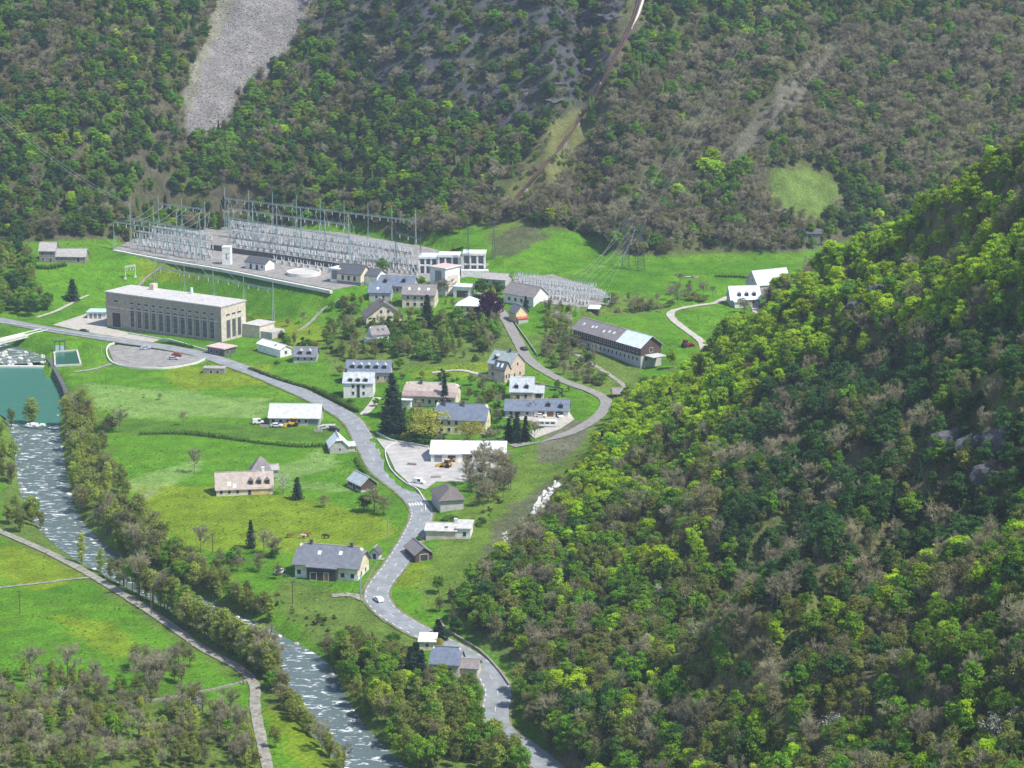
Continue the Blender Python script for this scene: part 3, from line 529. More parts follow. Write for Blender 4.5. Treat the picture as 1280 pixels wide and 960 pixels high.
def house(name, label, px, py, rot, blocks, cat='house', group=None, z=None):
    g = G(px, py) if z is None else Vector(P(px, py, z)); root = thing(name, label, cat, g, rot, group); wmax = 0
    for b in blocks:
        x, y, w, d, h = b.get('x', 0), b.get('y', 0), b['w'], b['d'], b['h']; rs = b.get('rise', 0); ax = b.get('axis', 'x'); rt = b.get('roof', 'gable'); wm = b.get('wm', 'white wall'); rm = b.get('rm', 'slate roof'); e = b.get('over', .45); z0 = b.get('z0', -2.0); th = .22
        x0, x1, y0, y1 = x - w/2, x + w/2, y, y + d; mb = MB(); ym = (y0 + y1) / 2
        if rt in ('gable', 'half') and rs:
            if ax == 'x': mb.prism([(y0, z0), (y1, z0), (y1, h), (ym, h + rs - .05), (y0, h)], x0, x1); mb.v = [(b_, a_, c_) for a_, b_, c_ in mb.v]
            else: mb.prism([(x0, z0), (x1, z0), (x1, h), (x, h + rs - .05), (x0, h)], y0, y1)
        else: mb.box(x0, y0, z0, x1, y1, h)
        wl = mb.build('wall', wm, root)
        if b.get('up'): MB().box(x0 - .04, y0 - .04, h * b['up'][1], x1 + .04, y1 + .04, h - .01).build('upper_wall', b['up'][0], root)
        if b.get('low'): MB().box(x0 - .04, y0 - .04, z0, x1 + .04, y1 + .04, h * b['low'][1]).build('lower_wall', b['low'][0], root)
        mb = MB(); hh = h + .1
        if rt == 'flat':
            mb.box(x0 - e, y0 - e, h, x1 + e, y1 + e, h + .35); rf = mb.build('roof', rm, root)
            if b.get('parapet'): MB().box(x0 - e - .05, y0 - e - .05, h + .1, x1 + e + .05, y0 - e + .25, h + .6).box(x1 + e - .25, y0 - e + .3, h + .1, x1 + e + .05, y1 + e, h + .6).build('parapet', wm, root)
        elif rt == 'shed':
            mb.slab([(x0-e, y0-e, hh), (x1+e, y0-e, hh), (x1+e, y1+e, hh+rs), (x0-e, y1+e, hh+rs)], th); rf = mb.build('roof', rm, root)
            mw = MB(); mw.prism([(y0+.02, h-.1), (y1-.02, h-.1), (y1-.02, hh+rs-th-.1)], x0+.02, x1-.02); mw.v = [(b_, a_, c_) for a_, b_, c_ in mw.v]; mw.build('gable_wall', wm, root)
        elif rt in ('gable', 'half'):
            cl = min(rs * .35, 1.6) if rt == 'half' else 0
            if ax == 'x':
                kx = rs / (d / 2); ze = hh - e * kx; zr = hh + rs; ci = cl / kx if cl else 0
                if cl:
                    mb.slab([(x0-e, y0-e, ze), (x1+e, y0-e, ze), (x1+e, ym-ci, zr-cl), (x1-ci*.8, ym, zr), (x0+ci*.8, ym, zr), (x0-e, ym-ci, zr-cl)], th); mb.slab([(x1+e, y1+e, ze), (x0-e, y1+e, ze), (x0-e, ym+ci, zr-cl), (x0+ci*.8, ym, zr), (x1-ci*.8, ym, zr), (x1+e, ym+ci, zr-cl)], th)
                    mb.slab([(x1+e, ym-ci, zr-cl), (x1+e, ym+ci, zr-cl), (x1-ci*.8, ym, zr)], th); mb.slab([(x0-e, ym+ci, zr-cl), (x0-e, ym-ci, zr-cl), (x0+ci*.8, ym, zr)], th)
                else: mb.slab([(x0-e, y0-e, ze), (x1+e, y0-e, ze), (x1+e, ym, zr), (x0-e, ym, zr)], th); mb.slab([(x1+e, y1+e, ze), (x0-e, y1+e, ze), (x0-e, ym, zr), (x1+e, ym, zr)], th)
                rf = mb.build('roof', rm, root); MB().box(x0-e+ci*.8, ym-.18, zr-.1, x1+e-ci*.8, ym+.18, zr+.1).build('ridge_cap', b.get('ridge', 'stone roof'), rf)
                if b.get('patch'): p0, p1, pm = b['patch']; MB().slab([(x0+w*p0, y0-e-.05, ze+.06-.05*kx), (x0+w*p1, y0-e-.05, ze+.06-.05*kx), (x0+w*p1, ym, zr+.07), (x0+w*p0, ym, zr+.07)], .1).slab([(x0+w*p1, y1+e, ze+.06), (x0+w*p0, y1+e, ze+.06), (x0+w*p0, ym, zr+.07), (x0+w*p1, ym, zr+.07)], .1).build('roof_patch', pm, rf)
            else:
                kx = rs / (w / 2); ze = hh - e * kx; zr = hh + rs; ci = cl / kx if cl else 0
                if cl:
                    mb.slab([(x0-e, y1+e, ze), (x0-e, y0-e, ze), (x-ci, y0-e, zr-cl), (x, y0+ci*.8, zr), (x, y1+e, zr)], th); mb.slab([(x1+e, y0-e, ze), (x1+e, y1+e, ze), (x, y1+e, zr), (x, y0+ci*.8, zr), (x+ci, y0-e, zr-cl)], th); mb.slab([(x-ci, y0-e, zr-cl), (x+ci, y0-e, zr-cl), (x, y0+ci*.8, zr)], th)
                else: mb.slab([(x0-e, y1+e, ze), (x0-e, y0-e, ze), (x, y0-e, zr), (x, y1+e, zr)], th); mb.slab([(x1+e, y0-e, ze), (x1+e, y1+e, ze), (x, y1+e, zr), (x, y0-e, zr)], th)
                rf = mb.build('roof', rm, root); MB().box(x-.18, y0-e+ci*.8, zr-.1, x+.18, y1+e, zr+.1).build('ridge_cap', b.get('ridge', 'stone roof'), rf)
        elif rt == 'hip':
            zr = hh + rs; i = min(w, d) / 2; r0 = (x0 + i, ym) if w >= d else (x, y0 + i); r1 = (x1 - i, ym) if w >= d else (x, y1 - i); zb = hh - .25
            A, B_, C_, D_ = (x0-e, y0-e, zb), (x1+e, y0-e, zb), (x1+e, y1+e, zb), (x0-e, y1+e, zb); E, F_ = (*r0, zr), (*r1, zr)
            if w >= d: [mb.slab(p, .18) for p in ([A, B_, F_, E], [B_, C_, F_], [C_, D_, E, F_], [D_, A, E])]
            else: [mb.slab(p, .18) for p in ([A, B_, E], [B_, C_, F_, E], [C_, D_, F_], [D_, A, E, F_])]
            rf = mb.build('roof', rm, root)
        if ax == 'x' and rt in ('gable', 'half'):
            for u, v in b.get('dorm', []):
                zb = hh + rs * v; yb = y0 + (d / 2) * v; dw, dh = b.get('dw', 1.3), 1.3
                MB().box(x+u-dw/2, yb-.25, zb-.5, x+u+dw/2, yb + dh * (d/2) / rs + .3, zb + dh - .1).build('dormer', 'dark door', rf)
                m2 = MB(); m2.prism([(x+u-dw/2-.2, zb+dh-.12), (x+u+dw/2+.2, zb+dh-.12), (x+u, zb+dh+.65)], yb-.5, yb+(dh+.6)*(d/2)/rs); m2.build('dormer_roof', b.get('drm', rm), rf)
            for u, v in b.get('sky', []):
                zb = hh + rs * v; yb = y0 + (d/2) * v; s_ = .5; kk = rs / (d/2)
                MB().slab([(x+u-.5, yb-s_, zb-s_*kk+.08), (x+u+.5, yb-s_, zb-s_*kk+.08), (x+u+.5, yb+s_, zb+s_*kk+.08), (x+u-.5, yb+s_, zb+s_*kk+.08)], .1).build('skylight', b.get('skm', 'pale metal roof'), rf)
        for u, v in b.get('chim', []):
            if ax == 'x': cx_, cy_ = x + u, y0 + d * v
            else: cx_, cy_ = x + (v - .5) * w, ym + u
            MB().box(cx_-.42, cy_-.42, h, cx_+.42, cy_+.42, h+rs+1.1).box(cx_-.52, cy_-.52, h+rs+1.1, cx_+.52, cy_+.52, h+rs+1.3).build('chimney', b.get('chm', 'chimney'), rf)
        clad = .05 if (b.get('low') or b.get('up')) else 0
        for it in b.get('win', []) + b.get('door', []):
            o_ = window(root, it[0], b, *it[1:])
            if clad: o_.location += Vector({'F': (0, -clad, 0), 'R': (clad, 0, 0), 'L': (-clad, 0, 0)}[it[0]])
        if b.get('eave'): MB().box(x0-.3, y0-e-.05, hh-.75, x1+.3, y0-e+.1, hh-.45).build('gutter', 'grey panel', root)
        wmax = max(wmax, abs(x) + w / 2, d)
    c_, s_ = math.cos(R(rot)), math.sin(R(rot))
    for b in blocks:
        lx, ly = b.get('x', 0), b.get('y', 0) + b['d'] / 2; cxw, cyw = g.x + lx * c_ - ly * s_, g.y + lx * s_ + ly * c_
        a_, b__ = proj(cxw, cyw, g.z); hw = .5 * math.hypot(b['w'], b['d']); FOOT.append((cxw, cyw, hw, c_, s_, b['w'] / 2 + 1.5, b['d'] / 2 + 1.5, a_, b__, hw * FPX / cyw))
    return root
def row(face, n, span, z, w, h, off=0): return [(face, off + (i - (n - 1) / 2) * span / n, z, w, h) for i in range(n)]

# ------------------------------------------------------------------ houses and barns
house('farmhouse', 'cream farmhouse with grey half-hipped roof by the road, cars beside it', 408, 724, -15, [dict(w=19.5, d=10.5, h=4.6, rise=4.4, roof='half', wm='cream wall', rm='slate roof', over=.8, chim=[(-6.3,.5),(6.3,.5)], chm='chimney', win=row('F',2,6,1.0,1.1,1.3,-7)+row('F',2,6,1,1.1,1.3,6.6)+[('R',-2,1,1,1.3),('R',2,1,1,1.3)], sky=[(-3,.55),(3.5,.6)], low=('white wall',.42)),
    dict(x=-1, y=-1.6, w=9, d=1.7, h=3.9, rise=.9, roof='shed', wm='dark door', rm='slate roof', over=.4, door=[('F',1.5,0,1.3,2.4,'wood door'),('F',-2.5,0,1.8,2.2,'window glass')])])
house('garden_hut', 'tiny white hut with dark pointed roof beside the main road', 468, 699, -12, [dict(w=2.8, d=3, h=2, rise=1.5, axis='y', rm='dark roof', door=[('F',0,0,1,1.7,'dark door')])], 'hut')
house('barn', 'long low barn with pale grey roof beside the main road meadow', 368, 532, -3, [dict(w=18.2, d=11, h=3.2, rise=3.6, wm='grey wall', rm='light grey roof', ridge='pale concrete', over=.6, win=row('F',3,8,1.1,1.1,1.2,-5)+row('F',2,5,1.1,1,1.2,3), door=[('F',-.5,0,1.8,2.4,'dark door'),('F',6.8,0,3.6,2.6,'grey panel')])], 'barn')
house('stone_cottage', 'small stone cottage with bright half-hipped roof left of the road', 424, 567, 10, [dict(w=6.4, d=8.5, h=2.7, rise=3.2, axis='y', roof='half', wm='grey wall', rm='white roof', win=[('F',.3,1.1,.7,.8)]), dict(x=4.4, y=1.8, w=2.6, d=4, h=2.1, rise=.5, roof='shed', wm='beige wall', rm='light grey roof')])
house('field_barn', 'small weathered barn with bright roof beside the bend of the road', 443, 612, -58, [dict(w=9, d=6, h=2.6, rise=2.4, wm='timber', rm='pale slate roof', door=[('F',0,0,1.6,2,'dark door')], low=('grey wall',.3))], 'barn')
house('long_farmhouse', 'long low farmhouse with pinkish roof in the middle of the meadow', 306, 619, 8, [dict(w=18.5, d=8.5, h=2.5, rise=4.4, wm='cream wall', rm='pinkish roof', dorm=[(2.2,.22),(4.9,.22),(7.6,.22)], drm='grey brown roof', chim=[(6.3,.5)], chm='white wall', win=row('F',3,8,.7,.9,1.1,-5), door=[('F',1.6,0,1,2,'dark door'),('F',4.5,0,1,2,'wood door'),('F',7,0,1,2,'dark door')], sky=[(-5,.25),(-3.2,.12)]), dict(x=5.2,y=-.12,w=6.2,d=.2,h=2.3,roof='flat',wm='ochre wall',rm='ochre wall',over=0)])
house('stone_outbuilding', 'steep grey pyramid-roofed outbuilding behind the long farmhouse', 327, 598, 8, [dict(w=7, d=6.5, h=2.4, rise=4.4, roof='hip', wm='grey wall', rm='grey brown roof'), dict(x=4.4,y=1,w=2.4,d=3.5,h=2.8,rise=1.2,wm='grey wall',rm='stone roof')], 'outbuilding')
house('white_house', 'tall white house with three dormers, paired with a slate-roofed building behind it', 448, 497, -3, [dict(w=11.2, d=8, h=5.9, rise=3.2, rm='pale slate roof', dorm=[(-2.9,.08),(0,.08),(2.9,.08)], drm='white roof', win=row('F',2,8,3.7,.9,1.2)+row('F',2,8,1.1,.9,1.2), door=[('F',0,0,1.1,5,'dark door')], chim=[(-5,.5)])])
house('slate_house', 'long slate-roofed house with five dormers behind the tall white house', 460, 479, -4, [dict(w=17, d=8, h=4.6, rise=3.4, wm='pink wall', rm='blue slate roof', dorm=[(-6,.3),(-3,.3),(0,.3),(3.2,.3),(6.4,.3)], drm='pale slate roof', win=row('F',3,9,1.5,1,1.4,3.8), door=[('F',7.4,0,1,2.2,'wood door')])])
house('mansard_house', 'house with pinkish two-tone roof and two dark chimneys behind the fir', 537, 508, -11, [dict(w=19.5, d=9.5, h=5, rise=2.9, wm='cream wall', rm='pinkish roof', ridge='pale concrete', chim=[(-4,.42),(4.2,.42)], win=row('F',7,18,1.1,1,1.5)+[('R',0,3.2,.9,1.2)], roof='half'), dict(y=-1.15,w=19.9,d=1.5,h=4.0,rise=1.5,roof='shed',rm='rose roof',wm='grey wall',z0=3.3,over=.3), dict(x=-8.2,y=-3,w=3.4,d=3,h=2.6,roof='flat',rm='white roof')])
house('blue_slate_house', 'yellow-gabled house with blue slate roof behind the white-roofed shed', 575, 543, -10, [dict(w=18.5, d=9.5, h=5.6, rise=4.6, wm='pale yellow wall', rm='blue slate roof', ridge='slate roof', roof='half', chim=[(-6.3,.42),(.5,.42)], win=row('F',6,16,3.4,1,1.4)+row('F',6,16,.9,1,1.4)+[('R',0,3.4,.9,1.2)], eave=1)])
house('workshop', 'wide white-roofed workshop with dark garage doors on the gravel yard', 584, 578, -2, [dict(w=9.6, x=-7.6, y=-.8, d=15, h=3.3, rise=2.6, rm='white roof', ridge='white roof', door=[('F',-2.3,0,2.6,2.6,'grey panel'),('F',2.3,0,2.6,2.6,'dark door')]), dict(x=5.1, w=15.8, d=14, h=3.3, rise=2.4, rm='white roof', ridge='white roof', door=[('F',-5,0,3,2.7,'dark door'),('F',-1,0,3,2.7,'grey panel'),('F',3,0,3,2.7,'dark door'),('F',6.4,0,2.2,2.6,'grey panel')])], 'workshop')
house('hip_roofed_store', 'brown hip-roofed store with pale wall at the end of the gravel yard', 565, 638, 14, [dict(w=7.6, d=13, h=3.7, rise=2.6, roof='hip', wm='grey wall', rm='brown roof', over=.7)], 'store')
house('roadside_garage', 'grey low-roofed garage with white side wing below the hip-roofed store', 551, 674, -6, [dict(w=9.4, d=9, h=2.8, rise=1.1, wm='beige wall', rm='flat roof', sky=[(1.5,.4)], skm='dark roof', chim=[(4,.6)], chm='white wall'), dict(x=6.9, y=.6, w=4.2, d=7.5, h=3.5, rise=.5, roof='shed', wm='white wall', rm='flat roof', win=[('F',.4,1,1,1.3)])], 'garage')
house('dark_shed', 'dark timber shed with weathered grey roof right of the road', 530, 701, 20, [dict(w=5.4, d=10, h=2.3, rise=2, axis='y', wm='timber', rm='grey brown roof', ridge='slate roof', door=[('F',0,0,2.4,2,'dark door')])], 'shed')
house('white_roof_shed', 'small shed with white flat roof among conifers at the lower bend', 534, 813, -4, [dict(w=4.2, d=4.6, h=2.6, rise=.8, roof='shed', wm='cream wall', rm='white roof', win=[('F',0,1,.8,.9)])], 'shed')
house('slate_cottage', 'blue-grey slate-roofed cottage half hidden by trees at the lower bend', 556, 846, -10, [dict(w=7.6, d=7, h=3.8, rise=3.4, roof='half', wm='beige wall', rm='blue slate roof', ridge='blue slate roof', win=row('F',2,6,1.2,1,1.3)), dict(x=6, y=1.2, w=5.2, d=5, h=2.6, rise=1.6, wm='beige wall', rm='grey brown roof')])
house('pink_gabled_house', 'pink house with two bright gables and greenish roof by the village road', 624, 474, -36, [dict(w=10.5, d=9.5, h=6, rise=4.2, wm='pink wall', rm='green grey roof', ridge='stone roof', win=row('F',3,9,3.6,1,1.4)+row('F',3,9,1,1,1.4)+[('R',-2,1.2,.9,1.4),('R',1.6,1.2,.9,1.4),('R',0,5.2,.9,1.2)], dorm=[(-2.5,.3)], chim=[(2,.5)]), dict(x=2.6, y=-3.6, w=5.2, d=3.7, h=5.2, rise=2.6, wm='pink wall', rm='dark roof', axis='x', win=[('R',-.8,1.4,.9,1.6),('R',1,1.4,.9,1.6)], sky=[(-1,.4),(1,.4)])])
house('white_roofed_house', 'pink house with white roof and two dormers above the caravan', 652, 501, -4, [dict(w=8.4, d=8.6, h=3.7, rise=4.3, wm='pink wall', rm='pale slate roof', ridge='white roof', dorm=[(-1.9,.2),(1.9,.2)], drm='pale slate roof', win=[('F',1.5,1.2,1,1.3),('L',0,1.5,1,1.3)], door=[('F',-1.4,0,1.4,2.2,'dark door')]), dict(x=6, y=2.6, w=3.8, d=5, h=2.8, rise=2, wm='cream wall', rm='pale slate roof', door=[('F',0,0,2.2,2.2,'dark door')])])
house('slate_row', 'low blue slate row of garages with white end gable behind the caravan', 666, 522, -5, [dict(x=-5, w=10.2, d=7, h=2.7, rise=3, wm='grey wall', rm='blue slate roof', win=row('F',3,9,1,1,1.1)), dict(x=6.6, y=.8, w=12.6, d=7, h=2.9, rise=3.1, wm='white wall', rm='blue slate roof', dorm=[(-1,.3),(3.6,.18)], door=[('F',-3.6,0,2.4,2.2,'wood door'),('F',-.4,0,2.4,2.2,'wood door'),('F',3,0,2.6,2.3,'dark door')])], 'row house')
house('roadside_shed', 'small open shed with lilac-grey roof at the hairpin bend', 777, 498, 6, [dict(w=6.2, d=4.5, h=2, rise=1.5, wm='timber', rm='grey brown roof', door=[('F',0,0,3,1.7,'dark door')])], 'shed')
b22 = dict(w=44, d=10, h=7, rise=3.6, wm='timber', rm='grey brown roof', ridge='stone roof', over=.8, low=('grey wall',.46), patch=(.66,1.02,'pale metal roof'), win=row('F',16,42,4.3,1,1.3)+row('F',13,34,1.1,1,1.3,4)+[('R',-2.5,1.2,1.2,1.3),('R',2,1.2,1.2,1.5),('R',0,4.4,1.4,1.6)], sky=[(-18,.5),(-12,.45),(-10,.5),(-4,.35),(-1,.45),(2,.45)])
lb = house('long_timber_barn', 'very long timber-clad barn, right third of its roof pale metal', 758, 443, -55, [b22, dict(x=24.5,y=2,w=5,d=6,h=3.2,roof='flat',wm='timber',rm='light grey roof',z0=2.9,over=.3)], 'barn')
house('dormer_farmhouse', 'pale-roofed farmhouse with three dormers at the edge of the upper meadow', 932, 383, 8, [dict(w=12.6, d=8.5, h=3.4, rise=4.6, wm='grey wall', rm='pale metal roof', ridge='white roof', dorm=[(-2.5,.2),(.7,.2),(3.9,.2)], drm='pale slate roof', win=row('F',3,10,1,1,1.3)), dict(x=-3.4, y=-2.6, w=3.6, d=2.6, h=2.4, roof='flat', rm='white roof')])
house('pale_roofed_barn', 'barn with big pale roof and dark gable behind the dormered farmhouse', 968, 363, 28, [dict(w=17, d=9, h=3.2, rise=5.2, wm='grey wall', rm='light grey roof', ridge='white roof', win=[('L',0,4,.9,.9)])], 'barn')
house('white_gabled_barn', 'grey-roofed building with windowless white gable below the small switchyard', 648, 381, -42, [dict(w=17, d=9.4, h=4.4, rise=3.8, rm='grey brown roof', win=row('F',4,14,1.4,1.2,1.4))], 'building')
house('switchyard_house', 'grey-roofed low building at the end of the small switchyard', 617, 357, -22, [dict(w=11, d=7, h=3, rise=2, rm='stone roof', wm='grey wall', win=row('F',3,9,1,1,1.2))], 'building')
house('small_yellow_house', 'small yellow house with grey roof beside the village road', 652, 403, 28, [dict(w=5.2, d=6, h=4.4, rise=2.8, axis='y', wm='pale yellow wall', rm='slate roof'), dict(y=-1.6,w=4.6,d=1.7,h=1.9,rise=.6,roof='shed',wm='grey wall',rm='red oxide',over=.3)])
house('cream_house', 'cream two-storey house with bright hipped roof left of the purple tree', 585, 398, -10, [dict(w=10, d=9, h=5.6, rise=2.8, roof='hip', wm='cream wall', rm='white roof', over=.6, win=row('F',3,8,3.2,1,1.4)+row('F',3,8,.8,1,1.4), chim=[(-1.5,.5)])])
house('chalet', 'cream chalet with broad front gable and brown roof below the substation', 481, 403, 12, [dict(w=15.5, d=10.5, h=2.8, rise=5.6, axis='y', wm='cream wall', rm='brown roof', over=.7, win=row('F',4,12,.9,1.1,1.3)+row('F',2,6,4,1,1.2), chim=[(-2,.5)])])
house('slate_house', 'small slate-roofed house directly behind the cream chalet', 475, 377, -4, [dict(w=9.4, d=7.5, h=4.2, rise=3, wm='grey wall', rm='blue slate roof', sky=[(-1,.4)], win=row('F',2,6,1.4,1,1.3))])
house('skylight_house', 'stone house with three pale skylights in its lilac-grey roof', 523, 385, -9, [dict(w=14, d=8.5, h=6, rise=3.4, wm='beige wall', rm='grey brown roof', sky=[(-4.2,.5),(0,.5),(4,.5)], win=row('F',4,12,3.6,1,1.4)+row('F',4,12,.9,1.2,1.4), low=('cream wall',.4), eave=1)])
house('slate_row', 'long blue slate roof with two dormers above the skylight house', 492, 367, -14, [dict(w=17, d=9, h=3.6, rise=3.4, wm='grey wall', rm='blue slate roof', dorm=[(-4,.25),(4.2,.35)], win=row('F',4,14,1,1,1.4), drm='dark roof')])
house('control_house', 'white house with dark roofs and two gables at the substation corner', 436, 356, -28, [dict(w=12, d=9, h=5, rise=3.2, rm='dark roof', ridge='slate roof', wm='cream wall', win=row('F',3,9,2,1.1,2), low=('grey panel',.3)), dict(x=-7.6, y=.5, w=4.2, d=6, h=6.2, roof='flat', rm='white roof', door=[('F',0,1.8,2.6,3.8,'grey panel')]), dict(x=9, y=3.5, w=6.2, d=8, h=4.4, rise=2.2, rm='dark roof', win=[('R',0,1.2,1.1,1.4)])], 'building')
house('substation_hut', 'white hut with dark gable roof inside the substation', 319, 337, -34, [dict(w=11.5, d=6.5, h=3.2, rise=1.9, rm='dark roof', wm='white wall', door=[('F',-2.5,0,1.2,2.3,'dark door'),('F',1,0,1.2,2.3,'dark door')], win=[('F',4,1,1,1.2)])], 'hut', None, 15.5)
tw = house('substation_tower', 'narrow white windowless tower standing in the substation', 283, 331, -6, [dict(w=3.8, d=4, h=7.8, roof='flat', rm='white roof', over=.1)], 'tower', None, 15.5); MB().box(-.15,-.08,2.6,.35,-.02,5.2).box(.35,-.08,2.6,1.1,-.02,2.9).box(.35,-.08,4.9,1.1,-.02,5.2).build('emblem', 'grey panel', tw)
house('stone_farmhouse', 'old stone farmhouse of two grey-roofed blocks at the wood edge', 62, 328, -4, [dict(x=-1, w=7.4, d=7, h=5.6, rise=3.2, wm='stone wall', rm='stone roof', win=[('F',-2,3.4,.9,1.2),('F',2,3.4,.9,1.2),('F',-2,.8,.9,1.2)], door=[('F',1.5,0,1.1,2,'dark door')]), dict(x=9.6, y=.6, w=13.8, d=6.6, h=3, rise=2.9, wm='stone wall', rm='stone roof', win=[('F',-4,1,.9,1.1)], door=[('F',3.6,0,1.4,2.2,'dark door')])])
house('teal_roofed_hut', 'low hut with pale teal flat roof at the end of the power station', 121, 399, -6, [dict(w=8.2, d=6.5, h=3, roof='flat', rm='teal roof', wm='white wall', door=[('F',-2.6,.2,1.2,2.2,'grey panel'),('F',-.6,.2,1.2,2.2,'grey panel'),('F',1.4,.2,1.2,2.2,'grey panel')])], 'hut')
house('roadside_kiosk', 'low flat-roofed dark kiosk at the corner of the power station', 270, 444, -36, [dict(w=9, d=7, h=3, roof='flat', rm='pink roof', wm='dark stone', over=.6, win=[('F',-2.5,.8,1.6,1.4),('F',.5,.8,1.6,1.4),('R',-1.5,.8,1.4,1.4)])], 'kiosk')
house('bright_roofed_house', 'narrow house with long brilliant white roof beside the power station', 336, 443, -50, [dict(w=16, d=5.6, h=3.4, rise=1.3, rm='white roof', ridge='white roof', win=row('R',1,1,1.2,1,1.2), sky=[(3,.5)], skm='dark roof')])
house('small_slate_house', 'small dark slate house with two dormers left of the main road hedge', 381, 453, -4, [dict(w=9.2, d=6.5, h=2.6, rise=3, wm='grey wall', rm='slate roof', dorm=[(-1.8,.2),(1.8,.2)], drm='pale slate roof', win=row('F',3,8,.9,.9,1.1))])
house('garden_house', 'small white house with grey hipped roof in the garden trees', 476, 430, 22, [dict(w=7, d=7, h=4.2, rise=2.6, roof='half', axis='x', rm='grey brown roof', sky=[(-.5,.5),(1.5,.5)], skm='dark roof', win=row('F',3,6,1.4,.9,1.3)), dict(x=-4.6, y=-2.8, w=4.2, d=4.2, h=2.7, roof='flat', rm='slate roof')])
house('ruined_wall_hut', 'low ruined stone hut on the meadow edge below the car park', 267, 467, -6, [dict(w=8.5, d=4, h=1.9, roof='flat', rm='stone roof', wm='stone wall', over=.1, door=[('F',-1,0,1,1.4,'dark door'),('F',1.6,0,1,1.4,'dark door')])], 'hut')
house('white_topped_shed', 'tiny shed with white roof above the long timber barn', 742, 392, -14, [dict(w=4, d=3.6, h=2.1, rise=.7, roof='shed', wm='timber', rm='white roof')], 'shed')
house('hillside_hut', 'ruined stone hut below the sloping field on the far hillside', 1012, 300, -5, [dict(w=10, d=5, h=3.2, rise=1.4, wm='stone wall', rm='dark roof', door=[('F',0,0,1.6,2,'dark door')])], 'hut')

# ------------------------------------------------------------------ the power station
def power_station():
    Wd, D, H = 74.0, 21.0, 14.5; mid = P(205, 419, 2.0); root = thing('power_station', 'long beige flat-roofed power station with a row of tall window bays', 'power station', (mid[0], mid[1], 2.0), -36)
    p0 = P(133.5, 407, 2.0); p1 = P(277, 427.5, 2.0); Wd = math.hypot(*(p1 - p0)[:2]); root.location = ((p0[0] + p1[0]) / 2, (p0[1] + p1[1]) / 2, 2.0); root.rotation_euler = (0, 0, math.atan2(p1[1] - p0[1], p1[0] - p0[0])); h = Wd / 2
    p2 = P(313, 419.5, 2.0); ang = root.rotation_euler.z; D = abs((p2[0] - p1[0]) * -math.sin(ang) + (p2[1] - p1[1]) * math.cos(ang)); D = min(max(D, 15), 24)
    MB().box(-h, 0, -3, h, D, H).build('wall', 'brown concrete', root); rf = MB().box(-h-.4, -.4, H, h+.4, D+.4, H+.5).build('roof', 'flat roof', root)
    for k in range(3): MB().box(-h + Wd * (k + 1) / 4 - .15, 0, H + .5, -h + Wd * (k + 1) / 4 + .15, D, H + .62).build('roof_joint', 'grey wall', rf)
    MB().box(-h + Wd*.22, D - 4, H + .5, -h + Wd*.22 + 2.2, D - 1, H + 3).build('roof_housing', 'beige wall', rf)
    MB().tube((-h + Wd*.56, D - 1.5, H + .5), (-h + Wd*.56, D - 1.5, H + 3.2), .8, .5, 8).build('vent', 'teal roof', rf)
    MB().box(-h + .9, -.14, 8.2, h - 1.2, 0, 8.6).build('string_course', 'beige wall', root)
    n = 12; x0 = -h + Wd * .2; x1 = h - Wd * .045; st = (x1 - x0) / n
    for k in range(n):
        c = x0 + st * (k + .5); b = {'w': Wd, 'd': D}
        o = window(root, 'F', b, c, .9, st * .56, 8.6, 'bay glass'); o.name = 'tall_window'
        for j in range(3): MB().box(c - st*.28, -.05, 2.9 + j * 2.1, c + st*.28, -.025, 3.1 + j * 2.1).build('glazing_bar', 'grey panel', o).matrix_parent_inverse = Matrix.Translation((-c, 0, -.9))
        window(root, 'F', b, c, 10.9, st * .5, .75)
        if k < n - 1: MB().box(x0 + st * (k + 1) - .45, -.35, -2, x0 + st * (k + 1) + .45, 0, 10).build('pilaster', 'brown concrete', root)
    window(root, 'F', b, -h + Wd * .09, 0, 4.6, 6.2, 'dark door'); window(root, 'F', b, -h + Wd * .09, 10.9, 2.6, .8)
    MB().box(h, -.02, -3, h + .12, D + .02, H - .02).build('sunlit_end_facing', 'beige wall', root)  # paler facing added over the concrete end, sunlight painted into its colour
    for j in range(3):
        u = (j - 1) * D / 4.4; o = window(root, 'R', b, u, .9, D * .14, 7.6, 'bay glass'); o.name = 'tall_window'; o.location.x += .13; o2 = window(root, 'R', b, u, 10.4, D * .15, .7); o2.location.x += .13
        if j < 2: MB().box(h, D/2 + u + D/8.8 - .5, -2, h + .35, D/2 + u + D/8.8 + .5, 9).build('pilaster', 'beige wall', root)  # end pilasters take the same paler, sunlit colour as the facing
    MB().box(h, D * .86, -3, h + 9, D + 8, 5).build('annex_wall', 'beige wall', root); MB().box(h + .2, D * .86 - .3, 5, h + 9.3, D + 8.3, 5.4).build('annex_roof', 'flat roof', root); MB().box(h + 9.01, D * .9, -3, h + 15, D + 7, 3).build('annex_wall', 'grey wall', root)
    for t in np.linspace(-h, h, 7): FOOT.append((root.location.x + t * math.cos(ang) - D/2 * math.sin(ang), root.location.y + t * math.sin(ang) + D/2 * math.cos(ang), 12, math.cos(ang), math.sin(ang), 10, 13, 0, 0, 1))
    return root
power_station()
